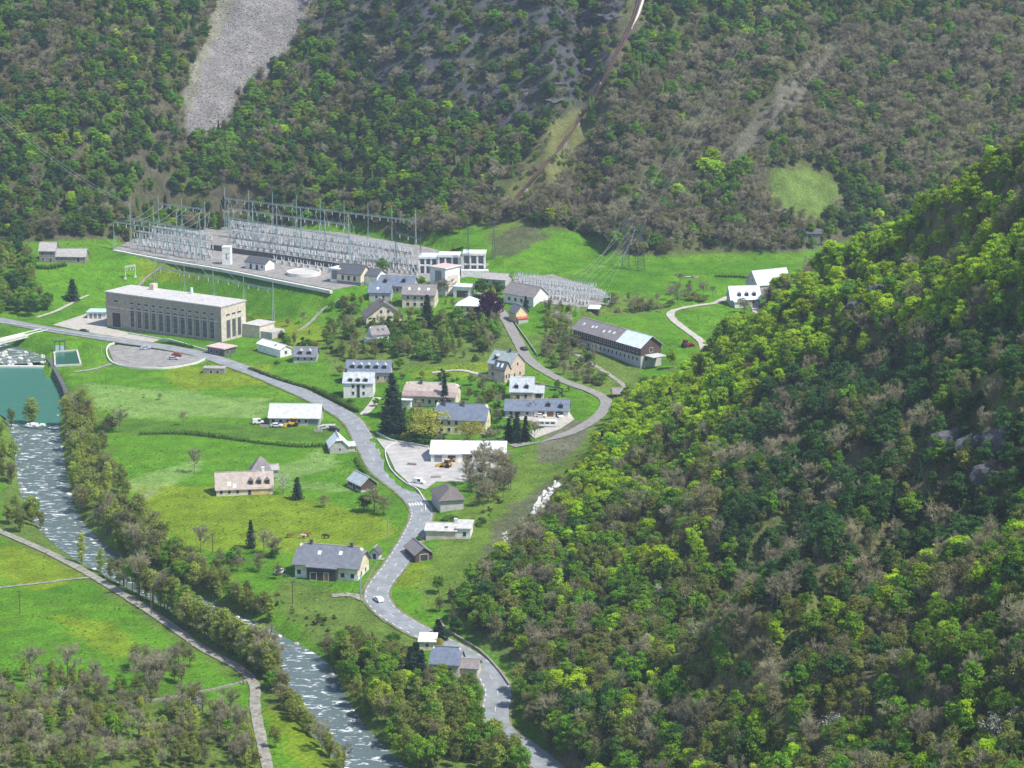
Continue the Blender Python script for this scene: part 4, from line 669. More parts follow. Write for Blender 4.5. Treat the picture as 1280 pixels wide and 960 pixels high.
# white transformer hall on the bank above the village
def hall():
    g = Vector(P(574, 344, 15.5)); root = thing('transformer_hall', 'white concrete transformer bays stepping up to the right behind the village', 'building', g, -3); b = {'w': 1, 'd': 1}
    for i, (x, y, w, h) in enumerate([(-14, 5, 8, 6.5), (-4.8, 4, 9, 7.4), (6.4, 2.5, 9.5, 8.6)]):
        MB().box(x-w/2, y, -2, x+w/2, y+8, h).build('wall', 'grey panel', root); MB().box(x-w/2-.4, y-1.6, h, x+w/2+.4, y+8.4, h+1).build('roof', 'pale metal roof', root); MB().box(x-w/2-.4, y-1.7, h+.2, x+w/2+.4, y-1.6, h+1.15).build('fascia', 'white wall', root)
        for j in range(4): xx = x - w/2 + j * w / 3; MB().box(xx-.4, y-1.4, -2, xx+.4, y, h).build('column', 'white wall', root)
        MB().box(x-w/2, y-1.3, h*.5, x+w/2, y-.9, h*.5+.7).build('beam', 'white wall', root)
        FOOT.append((g.x + x, g.y + y + 4, 6, 1, 0, w/2 + 2, 6, 0, 0, 1))
    MB().box(1, -3, -2, 13, 0, 2.8).build('terrace_wall', 'white wall', root)
    return root
hall()
house('switch_tower', 'tall white block with flat pink roof and one big shaded opening', 547, 368, -38, [dict(w=8.6, d=10, h=11.5, roof='flat', rm='pink roof', wm='white wall', over=.5, parapet=1, door=[('F',.5,5.5,3.6,5,'grey panel'),('R',0,4.5,6.5,3.6,'beige wall')])], 'building')
house('white_annex', 'low white flat-roofed annex right of the switch tower', 578, 372, -12, [dict(w=8, d=6, h=4.6, roof='flat', rm='white roof', wm='white wall', door=[('F',0,0,5,3,'dark door')])], 'building')
# red tarpaulin / roofing stacked on the slope above the hall
q = spline([list(G(a, b)) for a, b in [(546,320),(560,315),(580,309)]], 1.5); q[:, 2] = zs(q[:, 0], q[:, 1]); o = strip('red_roofing_sheet', q, [-1.5, 0, 1.5], .3, 'red oxide', None, .5); tag(o, 'bright red sheet lying on the cutting above the white hall', 'sheet')
# ------------------------------------------------------------------ substation steelwork
def lattice(h, w0=1.1, w1=.25, lat=.55):
    mb = MB(); hl = h * lat; t = .13
    for sx in (-1, 1):
        for sy in (-.5, .5): mb.tube((sx*w0/2, sy*w0, 0), (sx*w1/2, sy*w1, hl), t, t * .8, 4)
    n = max(4, int(hl / 1.3))
    for i in range(n):
        a, b = i / n, (i + 1) / n; wa, wb = w0 + (w1 - w0) * a, w0 + (w1 - w0) * b
        mb.tube((-wa/2, -wa/2, hl*a), (wa/2, -wa/2, hl*a), .10, None, 4); mb.tube((-wa/2, -wa/2, hl*a), (wb/2, -wb/2, hl*b), .07, None, 4)
    mb.tube((0, 0, hl - .2), (0, 0, h), .2, .11, 6); return mb
LC = {}
def gantry(label, posts, beam_f, mat_='galvanised', z=15.5, group=None, lat=.55, extra=()):
    pts = [P(a, b, z if z is not None else G(a, b).z) for a, b, _ in posts]; root = thing('gantry', label, 'gantry', pts[0], 0, group); o0 = Vector(pts[0])
    for p, (a, b, h) in zip(pts, posts):
        key = (round(h), lat, mat_)
        if key not in LC: LC[key] = lattice(round(h), lat=lat).mesh('post', mat_)
        q = link('post', LC[key], root, Vector(p) - o0)
    for f in (beam_f if isinstance(beam_f, (list, tuple)) else [beam_f]):
        for i in range(len(pts) - 1):
            a = Vector(pts[i]) - o0 + Vector((0, 0, posts[i][2] * f)); b = Vector(pts[i+1]) - o0 + Vector((0, 0, posts[i+1][2] * f)); mb = MB(); d = (b - a).normalized(); u = Vector((0, 0, 1)).cross(d) * .35
            for s in (u, -u): mb.tube(a + s, b + s, .13, None, 4); 
            mb.tube(a + Vector((0,0,.6)), b + Vector((0,0,.6)), .12, None, 4); n = 12
            for k in range(n): mb.tube(a.lerp(b, k/n) + u, a.lerp(b, (k+.5)/n) + Vector((0,0,.6)), .05, None, 3); mb.tube(a.lerp(b, (k+.5)/n) + Vector((0,0,.6)), a.lerp(b, (k+1)/n) - u, .05, None, 3)
            mb.build('beam', mat_, root)
            mi = MB()
            for k in range(3):
                c = a.lerp(b, (k + .5) / 3); mi.tube(c, c + Vector((0, 0, -1.7)), .2, .2, 6)
            mi.build('insulator_string', 'porcelain', root)
    return pts
def lin(a, b, n): return [(a[0] + (b[0] - a[0]) * i / (n - 1), a[1] + (b[1] - a[1]) * i / (n - 1)) for i in range(n)]
gA = gantry('front left gantry of four tall masts in the substation', [(164,309,21),(193,314,21),(222,319,21),(251,325,21)], .63)
gA2 = gantry('lower green gantry crossing in front of the tall left masts', [(143,311,13),(175,316,13),(209,322,13),(246,328,13)], .97)
gB = gantry('short gantry of three masts at the back left of the substation', [(199,293,19),(228,297,19),(257,301,19)], .78)
gC = gantry('longest gantry of nine masts along the rear of the substation', [(a, b, 21) for a, b in lin((282, 287), (520, 317), 9)], .72)
gD = gantry('middle gantry row of eight masts crossing the substation', [(a, b, 20) for a, b in lin((286, 308), (438, 335), 6)], .68)
gE = gantry('inner gantry of five masts behind the middle row', [(a, b, 17) for a, b in lin((287, 296), (436, 318), 6)], .8)
gF = gantry('pair of dark slender masts above the skylight house', [(495,338,20),(526,340,17)], .85, 'dark steel', lat=.8)
gG = gantry('row of five green masts on the bank behind the power station', [(195,362,14),(231,369,14),(267,376,14),(305,383,14),(342,400,18)], .72, z=None)
gantry('small pale portal frame on the grass above the power station', [(157,349,6),(169.5,347,6)], .9, 'porcelain', z=None, lat=.2)
for (a, b, h) in [(585, 345, 22), (617, 322, 17)]:
    g = G(a, b); o = thing('lattice_mast', 'dark lattice mast left of the white transformer hall roofs' if a < 600 else 'lattice mast at the foot of the grassy mound', 'mast', g); lattice(h, 1.5, .4, .95).build('shaft', 'dark steel', o)
    for zz in (h - .8, h - 3): MB().tube((-2.4, 0, zz), (2.4, 0, zz), .12, None, 4).build('cross_arm', 'dark steel', o)
def wire(p, q, sag, r=.045, name='power_line', label=None, group=None, n=10, m='wire'):
    p = Vector(p); q = Vector(q); pts = [p.lerp(q, i / n) - Vector((0, 0, sag * 4 * (i / n) * (1 - i / n))) for i in range(n + 1)]; mb = MB(); c = p.copy()
    for i in range(n): mb.tube(pts[i] - c, pts[i + 1] - c, r, None, 4)
    o = mb.build(name, m); o.location = c; tag(o, label, 'power line', group); return o
def up(p, h): return (p[0], p[1], p[2] + h)
for i in range(4):
    for k in (-.3, .3):
        a = Vector(gA[i]) + Vector((k * 8, 0, 12.4)); b = Vector(gB[min(i, 2)]) + Vector((k * 8, 0, 13.8)); wire(a, b, 1.2, .05, label='slack wire between the left gantries of the substation', group='substation wires, left')
for i in range(6):
    for k in (-.3, .3):
        wire(Vector(gD[i]) + Vector((k * 8, 0, 12.8)), Vector(gE[i]) + Vector((k * 8, 0, 12.9)), .8, .05, label='slack wire between the middle gantries of the substation', group='substation wires, middle'); wire(Vector(gE[i]) + Vector((k * 8, 0, 12.9)), Vector(gC[i]) + Vector((k * 8, 0, 14.2)), 1, .05, label='slack wire to the rear gantry of the substation', group='substation wires, rear')
for i in range(4):
    wire(Vector(gG[i]) + Vector((0, 0, 9.6)), Vector(gA[i]) + Vector((2, 0, 9)), 2.5, .05, label='wire rising from the bank masts to the substation', group='wires above the grass bank')
# switch gear stands
def gear_meshes():
    f = MB()
    for x in (-1.5, 1.5): f.box(x-.12, -.12, 0, x+.12, .12, 2.3)
    f.box(-2, -.2, 2.3, 2, .2, 2.55); ins = MB().tube((0, 0, 2.55), (0, 0, 4.4), .24, .17, 6); arm = MB().tube((0, -.9, 4.45), (0, .9, 4.6), .09, None, 4)
    f2 = MB().box(-1.0, -.8, 0, 1.0, .8, .4).box(-.7, -.55, .4, .7, .55, 1.8); in2 = MB().tube((0, 0, 1.8), (.5, 0, 3.9), .24, .13, 6)
    return [(f.mesh('stand', 'galvanised'), ins.mesh('insulator', 'porcelain'), arm.mesh('contact_arm', 'galvanised')), (f2.mesh('stand', 'grey wall'), in2.mesh('insulator', 'porcelain'), None)]
GM = gear_meshes()
def gear(kind, loc, rot, label, group, s=1.):
    o = thing('switch_gear' if kind == 0 else 'circuit_breaker', label, 'switch gear', loc, rot, group, s); m = GM[kind]
    link('stand', m[0], o)
    if kind == 0:
        for x in (-1.6, 0, 1.6): link('contact_arm', m[2], link('insulator', m[1], o, (x, 0, 0)))
    else:
        for x in (-1, 1): link('insulator', m[1], o, (x * .4, 0, 0)).rotation_euler = (0, 0, 0 if x > 0 else math.pi)
rs_ = random.Random(3)
for a0, a1, n, kind, lab in [((172,303),(262,317),14,0,'front left bay'), ((180,308),(262,322),13,1,'front left bay'), ((190,297),(262,307),10,0,'back left bay'), ((288,291),(510,322),32,0,'rear bay'), ((288,297),(500,327),30,1,'rear bay'), ((290,303),(480,329),27,0,'middle bay'), ((300,309),(452,331),20,1,'middle bay'), ((345,329),(412,340),9,1,'low bay by the round basin'), ((448,330),(512,338),11,0,'right-hand bay'), ((458,337),(520,344),10,1,'right-hand bay'), ((530,336),(560,341),6,0,'bay beside the white hall'), ((292,287),(515,318),30,1,'back edge'), ((300,313),(446,333),18,0,'middle bay'), ((176,313),(258,326),12,0,'front edge'), ((440,325),(520,335),14,1,'right-hand bay'), ((210,292),(262,299),8,1,'back left bay')]:
    for a, b in lin(a0, a1, n):
        p = P(a + rs_.uniform(-1, 1), b, 15.5); gear(kind, p, -28 + rs_.uniform(-4, 4), ('grey switch stand with white insulators in the ' if kind == 0 else 'squat breaker with leaning insulators in the ') + lab + ' of the substation', ('switch stands, ' if kind == 0 else 'breakers, ') + lab, 1.0 if kind == 0 else .9)
for a0, a1, n, kind in [((646,350),(742,364),22,0), ((650,356),(755,371),24,1), ((655,362),(760,377),24,0), ((668,369),(735,381),16,1)]:
    for a, b in lin(a0, a1, n):
        p = P(a, b + rs_.uniform(-1, 1), 13.8); gear(kind, p, 40 + rs_.uniform(-5, 5), 'grey insulator stand in the small switchyard' if kind == 0 else 'squat breaker in the small switchyard', 'stands of the small switchyard' if kind == 0 else 'breakers of the small switchyard', .8)
for a0, a1, h_, lab in [((172,303),(262,317),5.6,'front left'), ((190,297),(262,307),5.6,'back left'), ((288,291),(510,322),6,'rear'), ((290,303),(480,329),6,'middle'), ((288,297),(500,327),7.5,'high rear'), ((448,330),(512,338),5.6,'right-hand')]:
    A_ = Vector(P(*a0, 15.5)); B_ = Vector(P(*a1, 15.5)); root = thing('busbar', 'long pale busbar over the ' + lab + ' equipment row of the substation', 'busbar', A_); d_ = B_ - A_
    for k in (-1, 0, 1): MB().tube(Vector((0, k * 1.4, h_)), d_ + Vector((0, k * 1.4, h_)), .09, None, 5).build('tube', 'porcelain', root)
    for k in range(9): c_ = d_ * ((k + .5) / 9); MB().box(c_.x - .12, c_.y - 1.6, 0, c_.x + .12, c_.y - 1.4, h_).box(c_.x - .12, c_.y + 1.4, 0, c_.x + .12, c_.y + 1.6, h_).box(c_.x - .12, c_.y - 1.39, h_ - .4, c_.x + .12, c_.y + 1.39, h_ - .15).build('support', 'galvanised', root)
def walled(name, label, px, h, t, m, cat='wall', z=None, cap=None, step=None):
    q = spline([list(G(a, b)) if z is None else list(P(a, b, z)) for a, b in px], 2.0)
    if z is None: q[:, 2] = zs(q[:, 0], q[:, 1])
    c = q[0].copy(); nr = frame(q); mb = MB(); k = len(q)
    for i in range(k):
        for sx, sz in ((-1, -1), (1, -1), (1, 1), (-1, 1)): mb.v.append((q[i, 0] - c[0] + nr[i, 0] * sx * t / 2, q[i, 1] - c[1] + nr[i, 1] * sx * t / 2, q[i, 2] - c[2] + (h if sz > 0 else -1.0)))
    for i in range(k - 1):
        for e in range(4): mb.f.append((i*4+e, i*4+(e+1) % 4, (i+1)*4+(e+1) % 4, (i+1)*4+e))
    mb.f += [(3, 2, 1, 0), tuple((k-1)*4+e for e in range(4))]
    o = mb.build(name, m); o.location = c; tag(o, label, cat); return o
walled('retaining_wall', 'long dark retaining wall through the middle of the substation', [(264,312),(290,316),(340,323),(400,332),(425,336)], 2.4, .8, 'dark stone', z=15.5)
walled('terrace_kerb', 'pale kerb along the front edge of the substation terrace', [(142,313),(210,326),(280,337.5),(350,351.5),(414,364)], .35, 1.6, 'pale concrete', z=15.5)
g = P(380, 343, 15.5); rb = thing('round_basin', 'round concrete basin at the substation edge', 'basin', g); mb = MB(); n = 32
for r0, r1, z0, z1 in ((7.6, 7.0, -2, 1.5),):
    for i in range(n): a = 2*math.pi*i/n; mb.v += [(math.cos(a)*r0, math.sin(a)*r0, z0), (math.cos(a)*r0, math.sin(a)*r0, z1), (math.cos(a)*r1, math.sin(a)*r1, z1), (math.cos(a)*r1, math.sin(a)*r1, z0 + 2.2)]
    for i in range(n):
        for e in range(3): mb.f.append((i*4+e, ((i+1) % n)*4+e, ((i+1) % n)*4+e+1, i*4+e+1))
mb.build('rim', 'pale concrete', rb); mb = MB(); mb.add([(math.cos(2*math.pi*i/n)*7.1, math.sin(2*math.pi*i/n)*7.1, .9) for i in range(n)], [tuple(range(n))]); mb.build('cover', 'flat roof', rb)
# retaining / roadside walls
walled('yard_wall', 'cream low wall between the main road and the gravel yard', [(497,553),(484,560),(482,570),(489,588),(506,604),(522,613),(531,628),(532,640)], .55, .3, 'pale concrete')
walled('roadside_wall', 'cream wall along the road outside the gravel yard entrance', [(470,541),(488,551),(512,555),(536,560)], .7, .4, 'pale concrete')
walled('car_park_wall', 'white low wall round the car park edge', [(164,427),(135,434),(143,455.5),(196,461.5),(240,456),(256,450)], .7, .5, 'pale concrete')
walled('station_wall', 'long pale wall between the power station and the road', [(160,418),(200,425),(240,434),(262,440)], .8, .4, 'pale concrete')
walled('bridge_parapet', 'pale parapet along the main road at the left edge', [(-20,401.5),(40,410),(110,421),(160,428)], .8, .35, 'pale concrete')
walled('pool_wall', 'dark stone wall along the right side of the green pool', [(60,456),(66,464),(73,477),(80,491),(83,500)], 2.9, 1.6, 'dark stone', z=-2.6)
walled('terrace_wall', 'low stone wall beside the pink gabled house garden', [(655,477),(680,482),(705,487)], .6, .4, 'stone wall')
walled('meadow_wall', 'low dry-stone wall crossing the lower left meadow', [(182,878),(230,870),(290,857),(312,850)], .5, .5, 'stone wall')
walled('road_edge_wall', 'low stone wall on the inside of the lower road bend', [(548,776),(560,790),(600,815),(622,838),(637,858)], .8, .5, 'stone wall')
walled('village_road_wall', 'stone wall down the right side of the village road', [(640,398),(658,425),(672,446)], .7, .4, 'stone wall')
# bridge, weir and basins at the left edge
g = P(26, 425, 1.2); br = thing('concrete_bridge', 'pale concrete footbridge over the stream at the left edge', 'bridge', g); a = Vector(P(-40, 436, 1.8)) - Vector(g); b = Vector(P(56, 413, 1.8)) - Vector(g); d = (b - a); d.z = 0; u = d.normalized(); v = Vector((-u.y, u.x, 0)); mb = MB(); mb.slab([a - v*1.8, b - v*1.8, b + v*1.8, a + v*1.8], .8); mb.build('deck', 'pale concrete', br)
for s in (-1, 1): MB().slab([a + v*(s*1.8-.15) + Vector((0,0,.8)), b + v*(s*1.8-.15) + Vector((0,0,.8)), b + v*(s*1.8+.15) + Vector((0,0,.8)), a + v*(s*1.8+.15) + Vector((0,0,.8))], .79).build('parapet', 'pale concrete', br)
for t in (.2, .74): c = a.lerp(b, t); MB().box(c.x-.6, c.y-1.2, c.z-7, c.x+.6, c.y+1.2, c.z-.8).build('pier', 'concrete', br)
walled('weir', 'pale concrete weir sill at the head of the green pool', [(-40,458.5),(20,458.5),(62,459)], .5, 1.6, 'pale concrete', 'weir', z=-2.6)
zb = PADS['basin'][1]; g = P(84, 449, zb); bs = thing('settling_basin', 'square concrete basin of dark green water beside the pool', 'basin', g); c4 = [Vector(P(a, b, zb)) - Vector(g) for a, b in [(69,458),(101,456.5),(96,438.5),(68,441)]]
for i in range(4):
    a, b = c4[i], c4[(i+1) % 4]; d = (b - a).normalized(); v = Vector((-d.y, d.x, 0)) * .35; MB().slab([a - v + Vector((0,0,.6)), b - v + Vector((0,0,.6)), b + v + Vector((0,0,.6)), a + v + Vector((0,0,.6))], 2.5).build('wall', 'concrete', bs)
MB().add([v_ + Vector((0, 0, .12)) for v_ in c4], [(0, 1, 2, 3)]).build('basin_water', 'basin water', bs)
g = P(75, 439, zb); o = thing('sluice_gate', 'dark steel sluice gate at the back of the green basin', 'sluice gate', g); 
for x in (-2, 0, 2): MB().box(x-.15, -.15, -1, x+.15, .15, 4).build('post', 'dark steel', o)
MB().box(-2.3, -.3, 4, 2.3, .3, 4.5).build('beam', 'dark steel', o); MB().box(-1.9, -.08, 0, 1.9, .08, 2.4).build('gate_leaf', 'teal roof', o)
mat('boulder', (.52,.50,.46), .9, .25, 1.); mat('river stone', (.30,.29,.27), .9, .3, 1.); mat('cliff rock', (.085,.085,.092), .95, .4, .5)
RKM = []
for i in range(5): m_ = icos(1, 2, i, .45, (1.2, .9, .7)); m_.materials.append(M('boulder')); RKM.append(m_)
RKR = []
for i in range(4): m_ = icos(1, 2, i + 9, .45, (1.2, .9, .65)); m_.materials.append(M('river stone')); RKR.append(m_)
for i in range(34):
    p = P(rs_.uniform(-15, 60), rs_.uniform(440, 456), -2.2); o = link('boulder', rs_.choice(RKM), None, p); o.scale = (rs_.uniform(.5, 1.2),) * 3; o.rotation_euler = (0, 0, rs_.uniform(0, 6)); tag(o, 'pale boulder piled against the weir of the green pool', 'boulder', 'boulders at the weir')
for i in range(70):
    k = rs_.randrange(i_r + 2, len(rv) - 1); w_ = rv[k, 3]; s_ = rs_.choice((-1, 1)) if rs_.random() < .72 else 0; off = s_ * (w_ / 2 + rs_.uniform(-.3, 2.2)) if s_ else rs_.uniform(-w_/2.4, w_/2.4); nr = frame(rv)[k]; x_, y_ = rv[k, 0] + nr[0] * off, rv[k, 1] + nr[1] * off
    o = link('boulder', rs_.choice(RKR + RKM[:2]), None, (x_, y_, max(rv[k, 2] - .1, float(zs(x_, y_))))); o.scale = (rs_.uniform(.35, 1.0),) * 3; o.rotation_euler = (0, 0, rs_.uniform(0, 6)); tag(o, 'grey boulder at the edge of the rapids', 'boulder', 'boulders along the rapids')
g = Vector(P(42, 533, -2.5)); 
for dx, dy, s in ((0, 0, 2), (3, .5, 1.3), (-2, 1, 1.2)): o = link('boulder', RKM[2], None, g + Vector((dx, dy, .2))); o.scale = (s,) * 3; tag(o, 'pale rock at the foot of the tree in the stream', 'boulder', 'rocks of the river islet')
for i in range(46):
    t_ = rs_.random(); p = G(668 + 28 * t_ + rs_.uniform(-5, 5), 640 - 32 * t_ + rs_.uniform(-6, 6)); o = link('boulder', rs_.choice(RKM), None, p); o.scale = (rs_.uniform(.5, 1.3), rs_.uniform(.5, 1.2), rs_.uniform(.5, 1.5)); o.rotation_euler = (rs_.random(), rs_.random(), rs_.uniform(0, 6)); tag(o, 'white rock of the outcrop on the grassy slope', 'rock', 'rocks of the white outcrop')
for i in range(14): p = G(rs_.uniform(628, 634), rs_.uniform(660, 690)); o = link('boulder', rs_.choice(RKM), None, p); o.scale = (rs_.uniform(.3, .7),) * 3; tag(o, 'small white stone in the line below the outcrop', 'rock', 'stones below the outcrop')
CR = []
for i in range(4): m_ = icos(1, 3, i + 30, .7, (1.5, 1, 1.1)); m_.materials.append(M('cliff rock')); CR.append(m_)
for i in range(40):
    p = G(rs_.uniform(400, 790), rs_.uniform(-5, 125))
    if not inpoly(*proj(*p), ROCK): continue
    o = link('cliff', rs_.choice(CR), None, p - Vector((0, 0, 1.2))); o.scale = (rs_.uniform(1.5, 3.5), rs_.uniform(1.5, 3), rs_.uniform(1, 2.4)); o.rotation_euler = (0, 0, rs_.uniform(-.6, .6)); struct(o)
for a, b in [(1105,352),(1080,372),(1190,540),(1225,548),(1258,540),(1240,580)]:
    p = G(a, b + 14); o = link('cliff', rs_.choice(CR), None, p); o.scale = (rs_.uniform(3, 4), rs_.uniform(2, 3), rs_.uniform(2.5, 4)); o.rotation_euler = (0, 0, rs_.uniform(-.8, .8)); struct(o)
# penstock down the far slope
mat('rust pipe', (.085,.045,.042), .8, .3, .4); pp = PENPX
q = spline([list(G(a, b)) for a, b in pp], 3); c0 = q[0].copy(); ps = thing('penstock', 'rust-red penstock pipe running down the far mountainside', 'pipe', c0); nr = frame(q)
for s in (-.6, .6):
    mb = MB(); n = 8
    for i in range(len(q)):
        for k in range(n): a = 2*math.pi*k/n; mb.v.append((q[i,0]-c0[0]+nr[i,0]*(s+math.cos(a)*.5), q[i,1]-c0[1]+nr[i,1]*(s+math.cos(a)*.5), q[i,2]-c0[2]+1.2+math.sin(a)*.5))
    for i in range(len(q)-1):
        for k in range(n): mb.f.append((i*n+k, i*n+(k+1) % n, (i+1)*n+(k+1) % n, (i+1)*n+k))
    mb.build('pipe', 'rust pipe', ps, True)
for i in range(0, len(q), 4): MB().box(q[i,0]-c0[0]-1.3, q[i,1]-c0[1]-.3, q[i,2]-c0[2]-1, q[i,0]-c0[0]+1.3, q[i,1]-c0[1]+.3, q[i,2]-c0[2]+.7).build('saddle', 'concrete', ps)
pw = [(804,2),(797,22),(789,36),(784,44)]; q = spline([list(G(a, b)) for a, b in pw], 2); struct(strip('stone_chute', q, [-.6, .6], .9, 'pale concrete'))
# pylons and lines
PY_ = []
for a, b, h, lab in [(782, 334, 22, 'dark steel pylon in the upper meadow, the left of the two'), (801, 338, 21, 'dark steel pylon in the upper meadow, the right of the two')]:
    g = G(a, b); o = thing('pylon', lab, 'pylon', g); lattice(h, 3.4, .6, .97).build('body', 'dark steel', o)
    for zz, l in ((h*.62, 4.2), (h*.78, 3.6), (h*.93, 2.8)):
        MB().tube((-l, 0, zz), (l, 0, zz), .14, None, 4).tube((-l, 0, zz), (0, 0, zz + 1.3), .1, None, 4).tube((l, 0, zz), (0, 0, zz + 1.3), .1, None, 4).build('cross_arm', 'dark steel', o)
        for s in (-1, 1): MB().tube((s*l, 0, zz), (s*l, 0, zz - 1.4), .09, None, 5).build('insulator', 'galvanised', o); PY_.append((g + Vector((s*l, 0, zz - 1.4)), zz))
for i, (p, zz) in enumerate(PY_):
    if i % 2 and i > 6: continue
    wire(p, P(714 + i * 4.5, 345 + i * 1.6, 15 + (zz > 15) * 2), 1.5, .025, label='power line dropping from the pylons to the small switchyard', group='lines from pylons to switchyard', m='porcelain' if i == 0 else 'wire')
    e = G(930 + i * 6, 60 - i * 3); wire(p, e + Vector((0, 0, 16)), 4, .012, label='power line climbing from the pylons up the mountainside', group='lines up the mountainside', n=14)
for k in range(2): wire(G(-40, 138 + k * 6) + Vector((0, 0, 14)), Vector(gA[0]) + Vector((0, 0, 20 - k)), 5, .06, label='power line crossing the woods left of the substation', group='lines left of the substation', n=14)
def pole(a, b, h, lab, m='wood pole'):
    g = G(a, b); o = thing('utility_pole', lab, 'pole', g); MB().tube((0, 0, -.6), (0, 0, h), .17, .12, 7).build('shaft', m, o); MB().box(-.8, -.06, h-.6, .8, .06, h-.45).build('cross_arm', m, o); return g + Vector((0, 0, h))
q1 = pole(25, 767, 7, 'brown wooden pole standing alone in the lower left meadow'); q2_ = pole(189, 769, 9, 'tall wooden pole beside the straight track'); pole(366, 755, 7, 'thin wooden pole below the cream farmhouse'); pole(485, 676, 8, 'pale pole on the meadow side of the main road', 'pale bark'); pole(451, 751, 8, 'grey pole at the farmhouse drive', 'galvanised'); pole(304, 856, 5, 'short post at the bend of the track'); pole(127, 443, 4, 'short pole beside the car park', 'galvanised')
pole(266, 690, 6, 'thin post in the flowery meadow'); pole(794, 332, 6, 'small wooden pole in the upper meadow')
# fence at the farmhouse
def fence(px, label, h=1.0):
    q = spline([list(G(a, b)) for a, b in px], 2.2); c = q[0].copy(); o = thing('fence', label, 'fence', c)
    pm = MB().box(-.07, -.07, -.3, .07, .07, h).mesh('post', 'pale bark')
    for i in range(len(q)): link('post', pm, o, (q[i,0]-c[0], q[i,1]-c[1], float(zs(q[i,0], q[i,1]))-c[2]))
    for zz in (.45, .9):
        mb = MB()
        for i in range(len(q)-1): mb.tube((q[i,0]-c[0], q[i,1]-c[1], float(zs(q[i,0],q[i,1]))-c[2]+zz*h), (q[i+1,0]-c[0], q[i+1,1]-c[1], float(zs(q[i+1,0],q[i+1,1]))-c[2]+zz*h), .05, None, 4)
        mb.build('rail', 'pale bark', o)
fence([(352,719),(368,727),(385,733)], 'pale post-and-rail fence left of the cream farmhouse'); fence([(452,742),(462,722),(472,704)], 'pale fence between the farmhouse garden and the road')
# ------------------------------------------------------------------ vehicles
for nm, c in [('white paint', (.75,.75,.74)), ('silver paint', (.42,.44,.47)), ('dark paint', (.04,.045,.06)), ('red paint', (.35,.03,.04)), ('yellow paint', (.62,.38,.03)), ('blue paint', (.12,.25,.45))]: mat(nm, c, .35, .05)
CMESH = {}
def car(px, py, rot, paint, label, van=False, scale=1.):
    g = G(px, py); o = thing('van' if van else 'car', label, 'van' if van else 'car', g + Vector((0, 0, .12)), rot, None, scale); key = (paint, van)
    if key not in CMESH:
        b = MB(); H = 1.9 if van else 1.42
        prof = [(-2.1,.35),(2.1,.35),(2.12,.75),(1.9,.95),(1.0,1.0)] + ([(.8,H),(-2.0,H),(-2.1,.9)] if van else [(.35,H),(-1.25,H),(-1.9,1.0),(-2.12,.9)])
        b.prism(prof, -.85, .85); gl = MB()
        gp = [(.92,1.02),(.33,H-.06),(-1.2,H-.06),(-1.78,1.02)] if not van else [(.95,1.02),(.76,H-.1),(-.2,H-.1),(-.2,1.02)]
        gl.prism(gp, -.87, .87); w = MB()
        for x in (-1,): pass
        wh = MB().tube((0, -.1, 0), (0, .1, 0), .33, None, 12); hl = MB().box(2.08, -.15, .62, 2.14, .15, .76)
        CMESH[key] = (b.mesh('body', paint), gl.mesh('side_glass', 'window glass'), wh.mesh('wheel', 'rubber'), hl.mesh('headlight', 'chrome'), MB().slab([(.4,-.72,H-.03),(.98,-.76,1.03),(.98,.76,1.03),(.4,.72,H-.03)], -.03).mesh('windscreen', 'window glass'))
    m = CMESH[key]; link('body', m[0], o); link('side_glass', m[1], o); link('windscreen', m[4], o)
    for x in (-1.3, 1.3):
        for y in (-.8, .8): link('wheel', m[2], o, (x, y, .33))
    for y in (-.6, .6): link('headlight', m[3], o, (0, y, 0))
    return o
car(473, 752, 118, 'white paint', 'white car driving on the main road past the farmhouse'); car(350, 717, 65, 'white paint', 'white car parked left of the cream farmhouse'); car(182, 437, 20, 'silver paint', 'silver-grey car alone at the back of the car park'); car(221, 446, -10, 'red paint', 'red car in the car park'); car(217, 450, -10, 'silver paint', 'silver car parked in front of the red car')
car(105, 416, -30, 'dark paint', 'dark car on the main road by the basin'); car(676, 522, -10, 'white paint', 'white car parked left behind the caravan'); car(699, 522, -70, 'white paint', 'white car parked nose-on by the white end gable'); car(346, 534, -5, 'white paint', 'white car parked at the front of the long barn', False); car(404, 537, 20, 'silver paint', 'pale car parked at the right end of the long barn'); car(418, 539, -20, 'dark paint', 'dark car parked between the barn and the stone cottage')
car(524, 605, -25, 'white paint', 'white and blue van at the edge of the gravel yard', True); car(323, 530, 10, 'white paint', 'white van left of the long barn', True); car(655, 438, 115, 'dark paint', 'dark car on the narrow village road')
g = G(684, 534); o = thing('caravan', 'long white caravan with dark window strip on the house yard', 'caravan', g + Vector((0, 0, .06)), -4); MB().prism([(-3.4,.5),(3.4,.5),(3.5,1.6),(3.1,2.6),(-3.1,2.6),(-3.5,1.6)], -1.1, 1.1).build('body', 'white paint', o)
for x in (-1.9, .1, 2): MB().box(x-.75, -1.13, 1.45, x+.75, -1.09, 2.1).build('window', 'window glass', o)
for y in (-.95, .95): MB().tube((0, y-.1, .35), (0, y+.1, .35), .35, None, 12).build('wheel', 'rubber', o)
MB().tube((3.4, 0, .55), (4.6, 0, .5), .07, None, 5).build('tow_bar', 'dark steel', o)
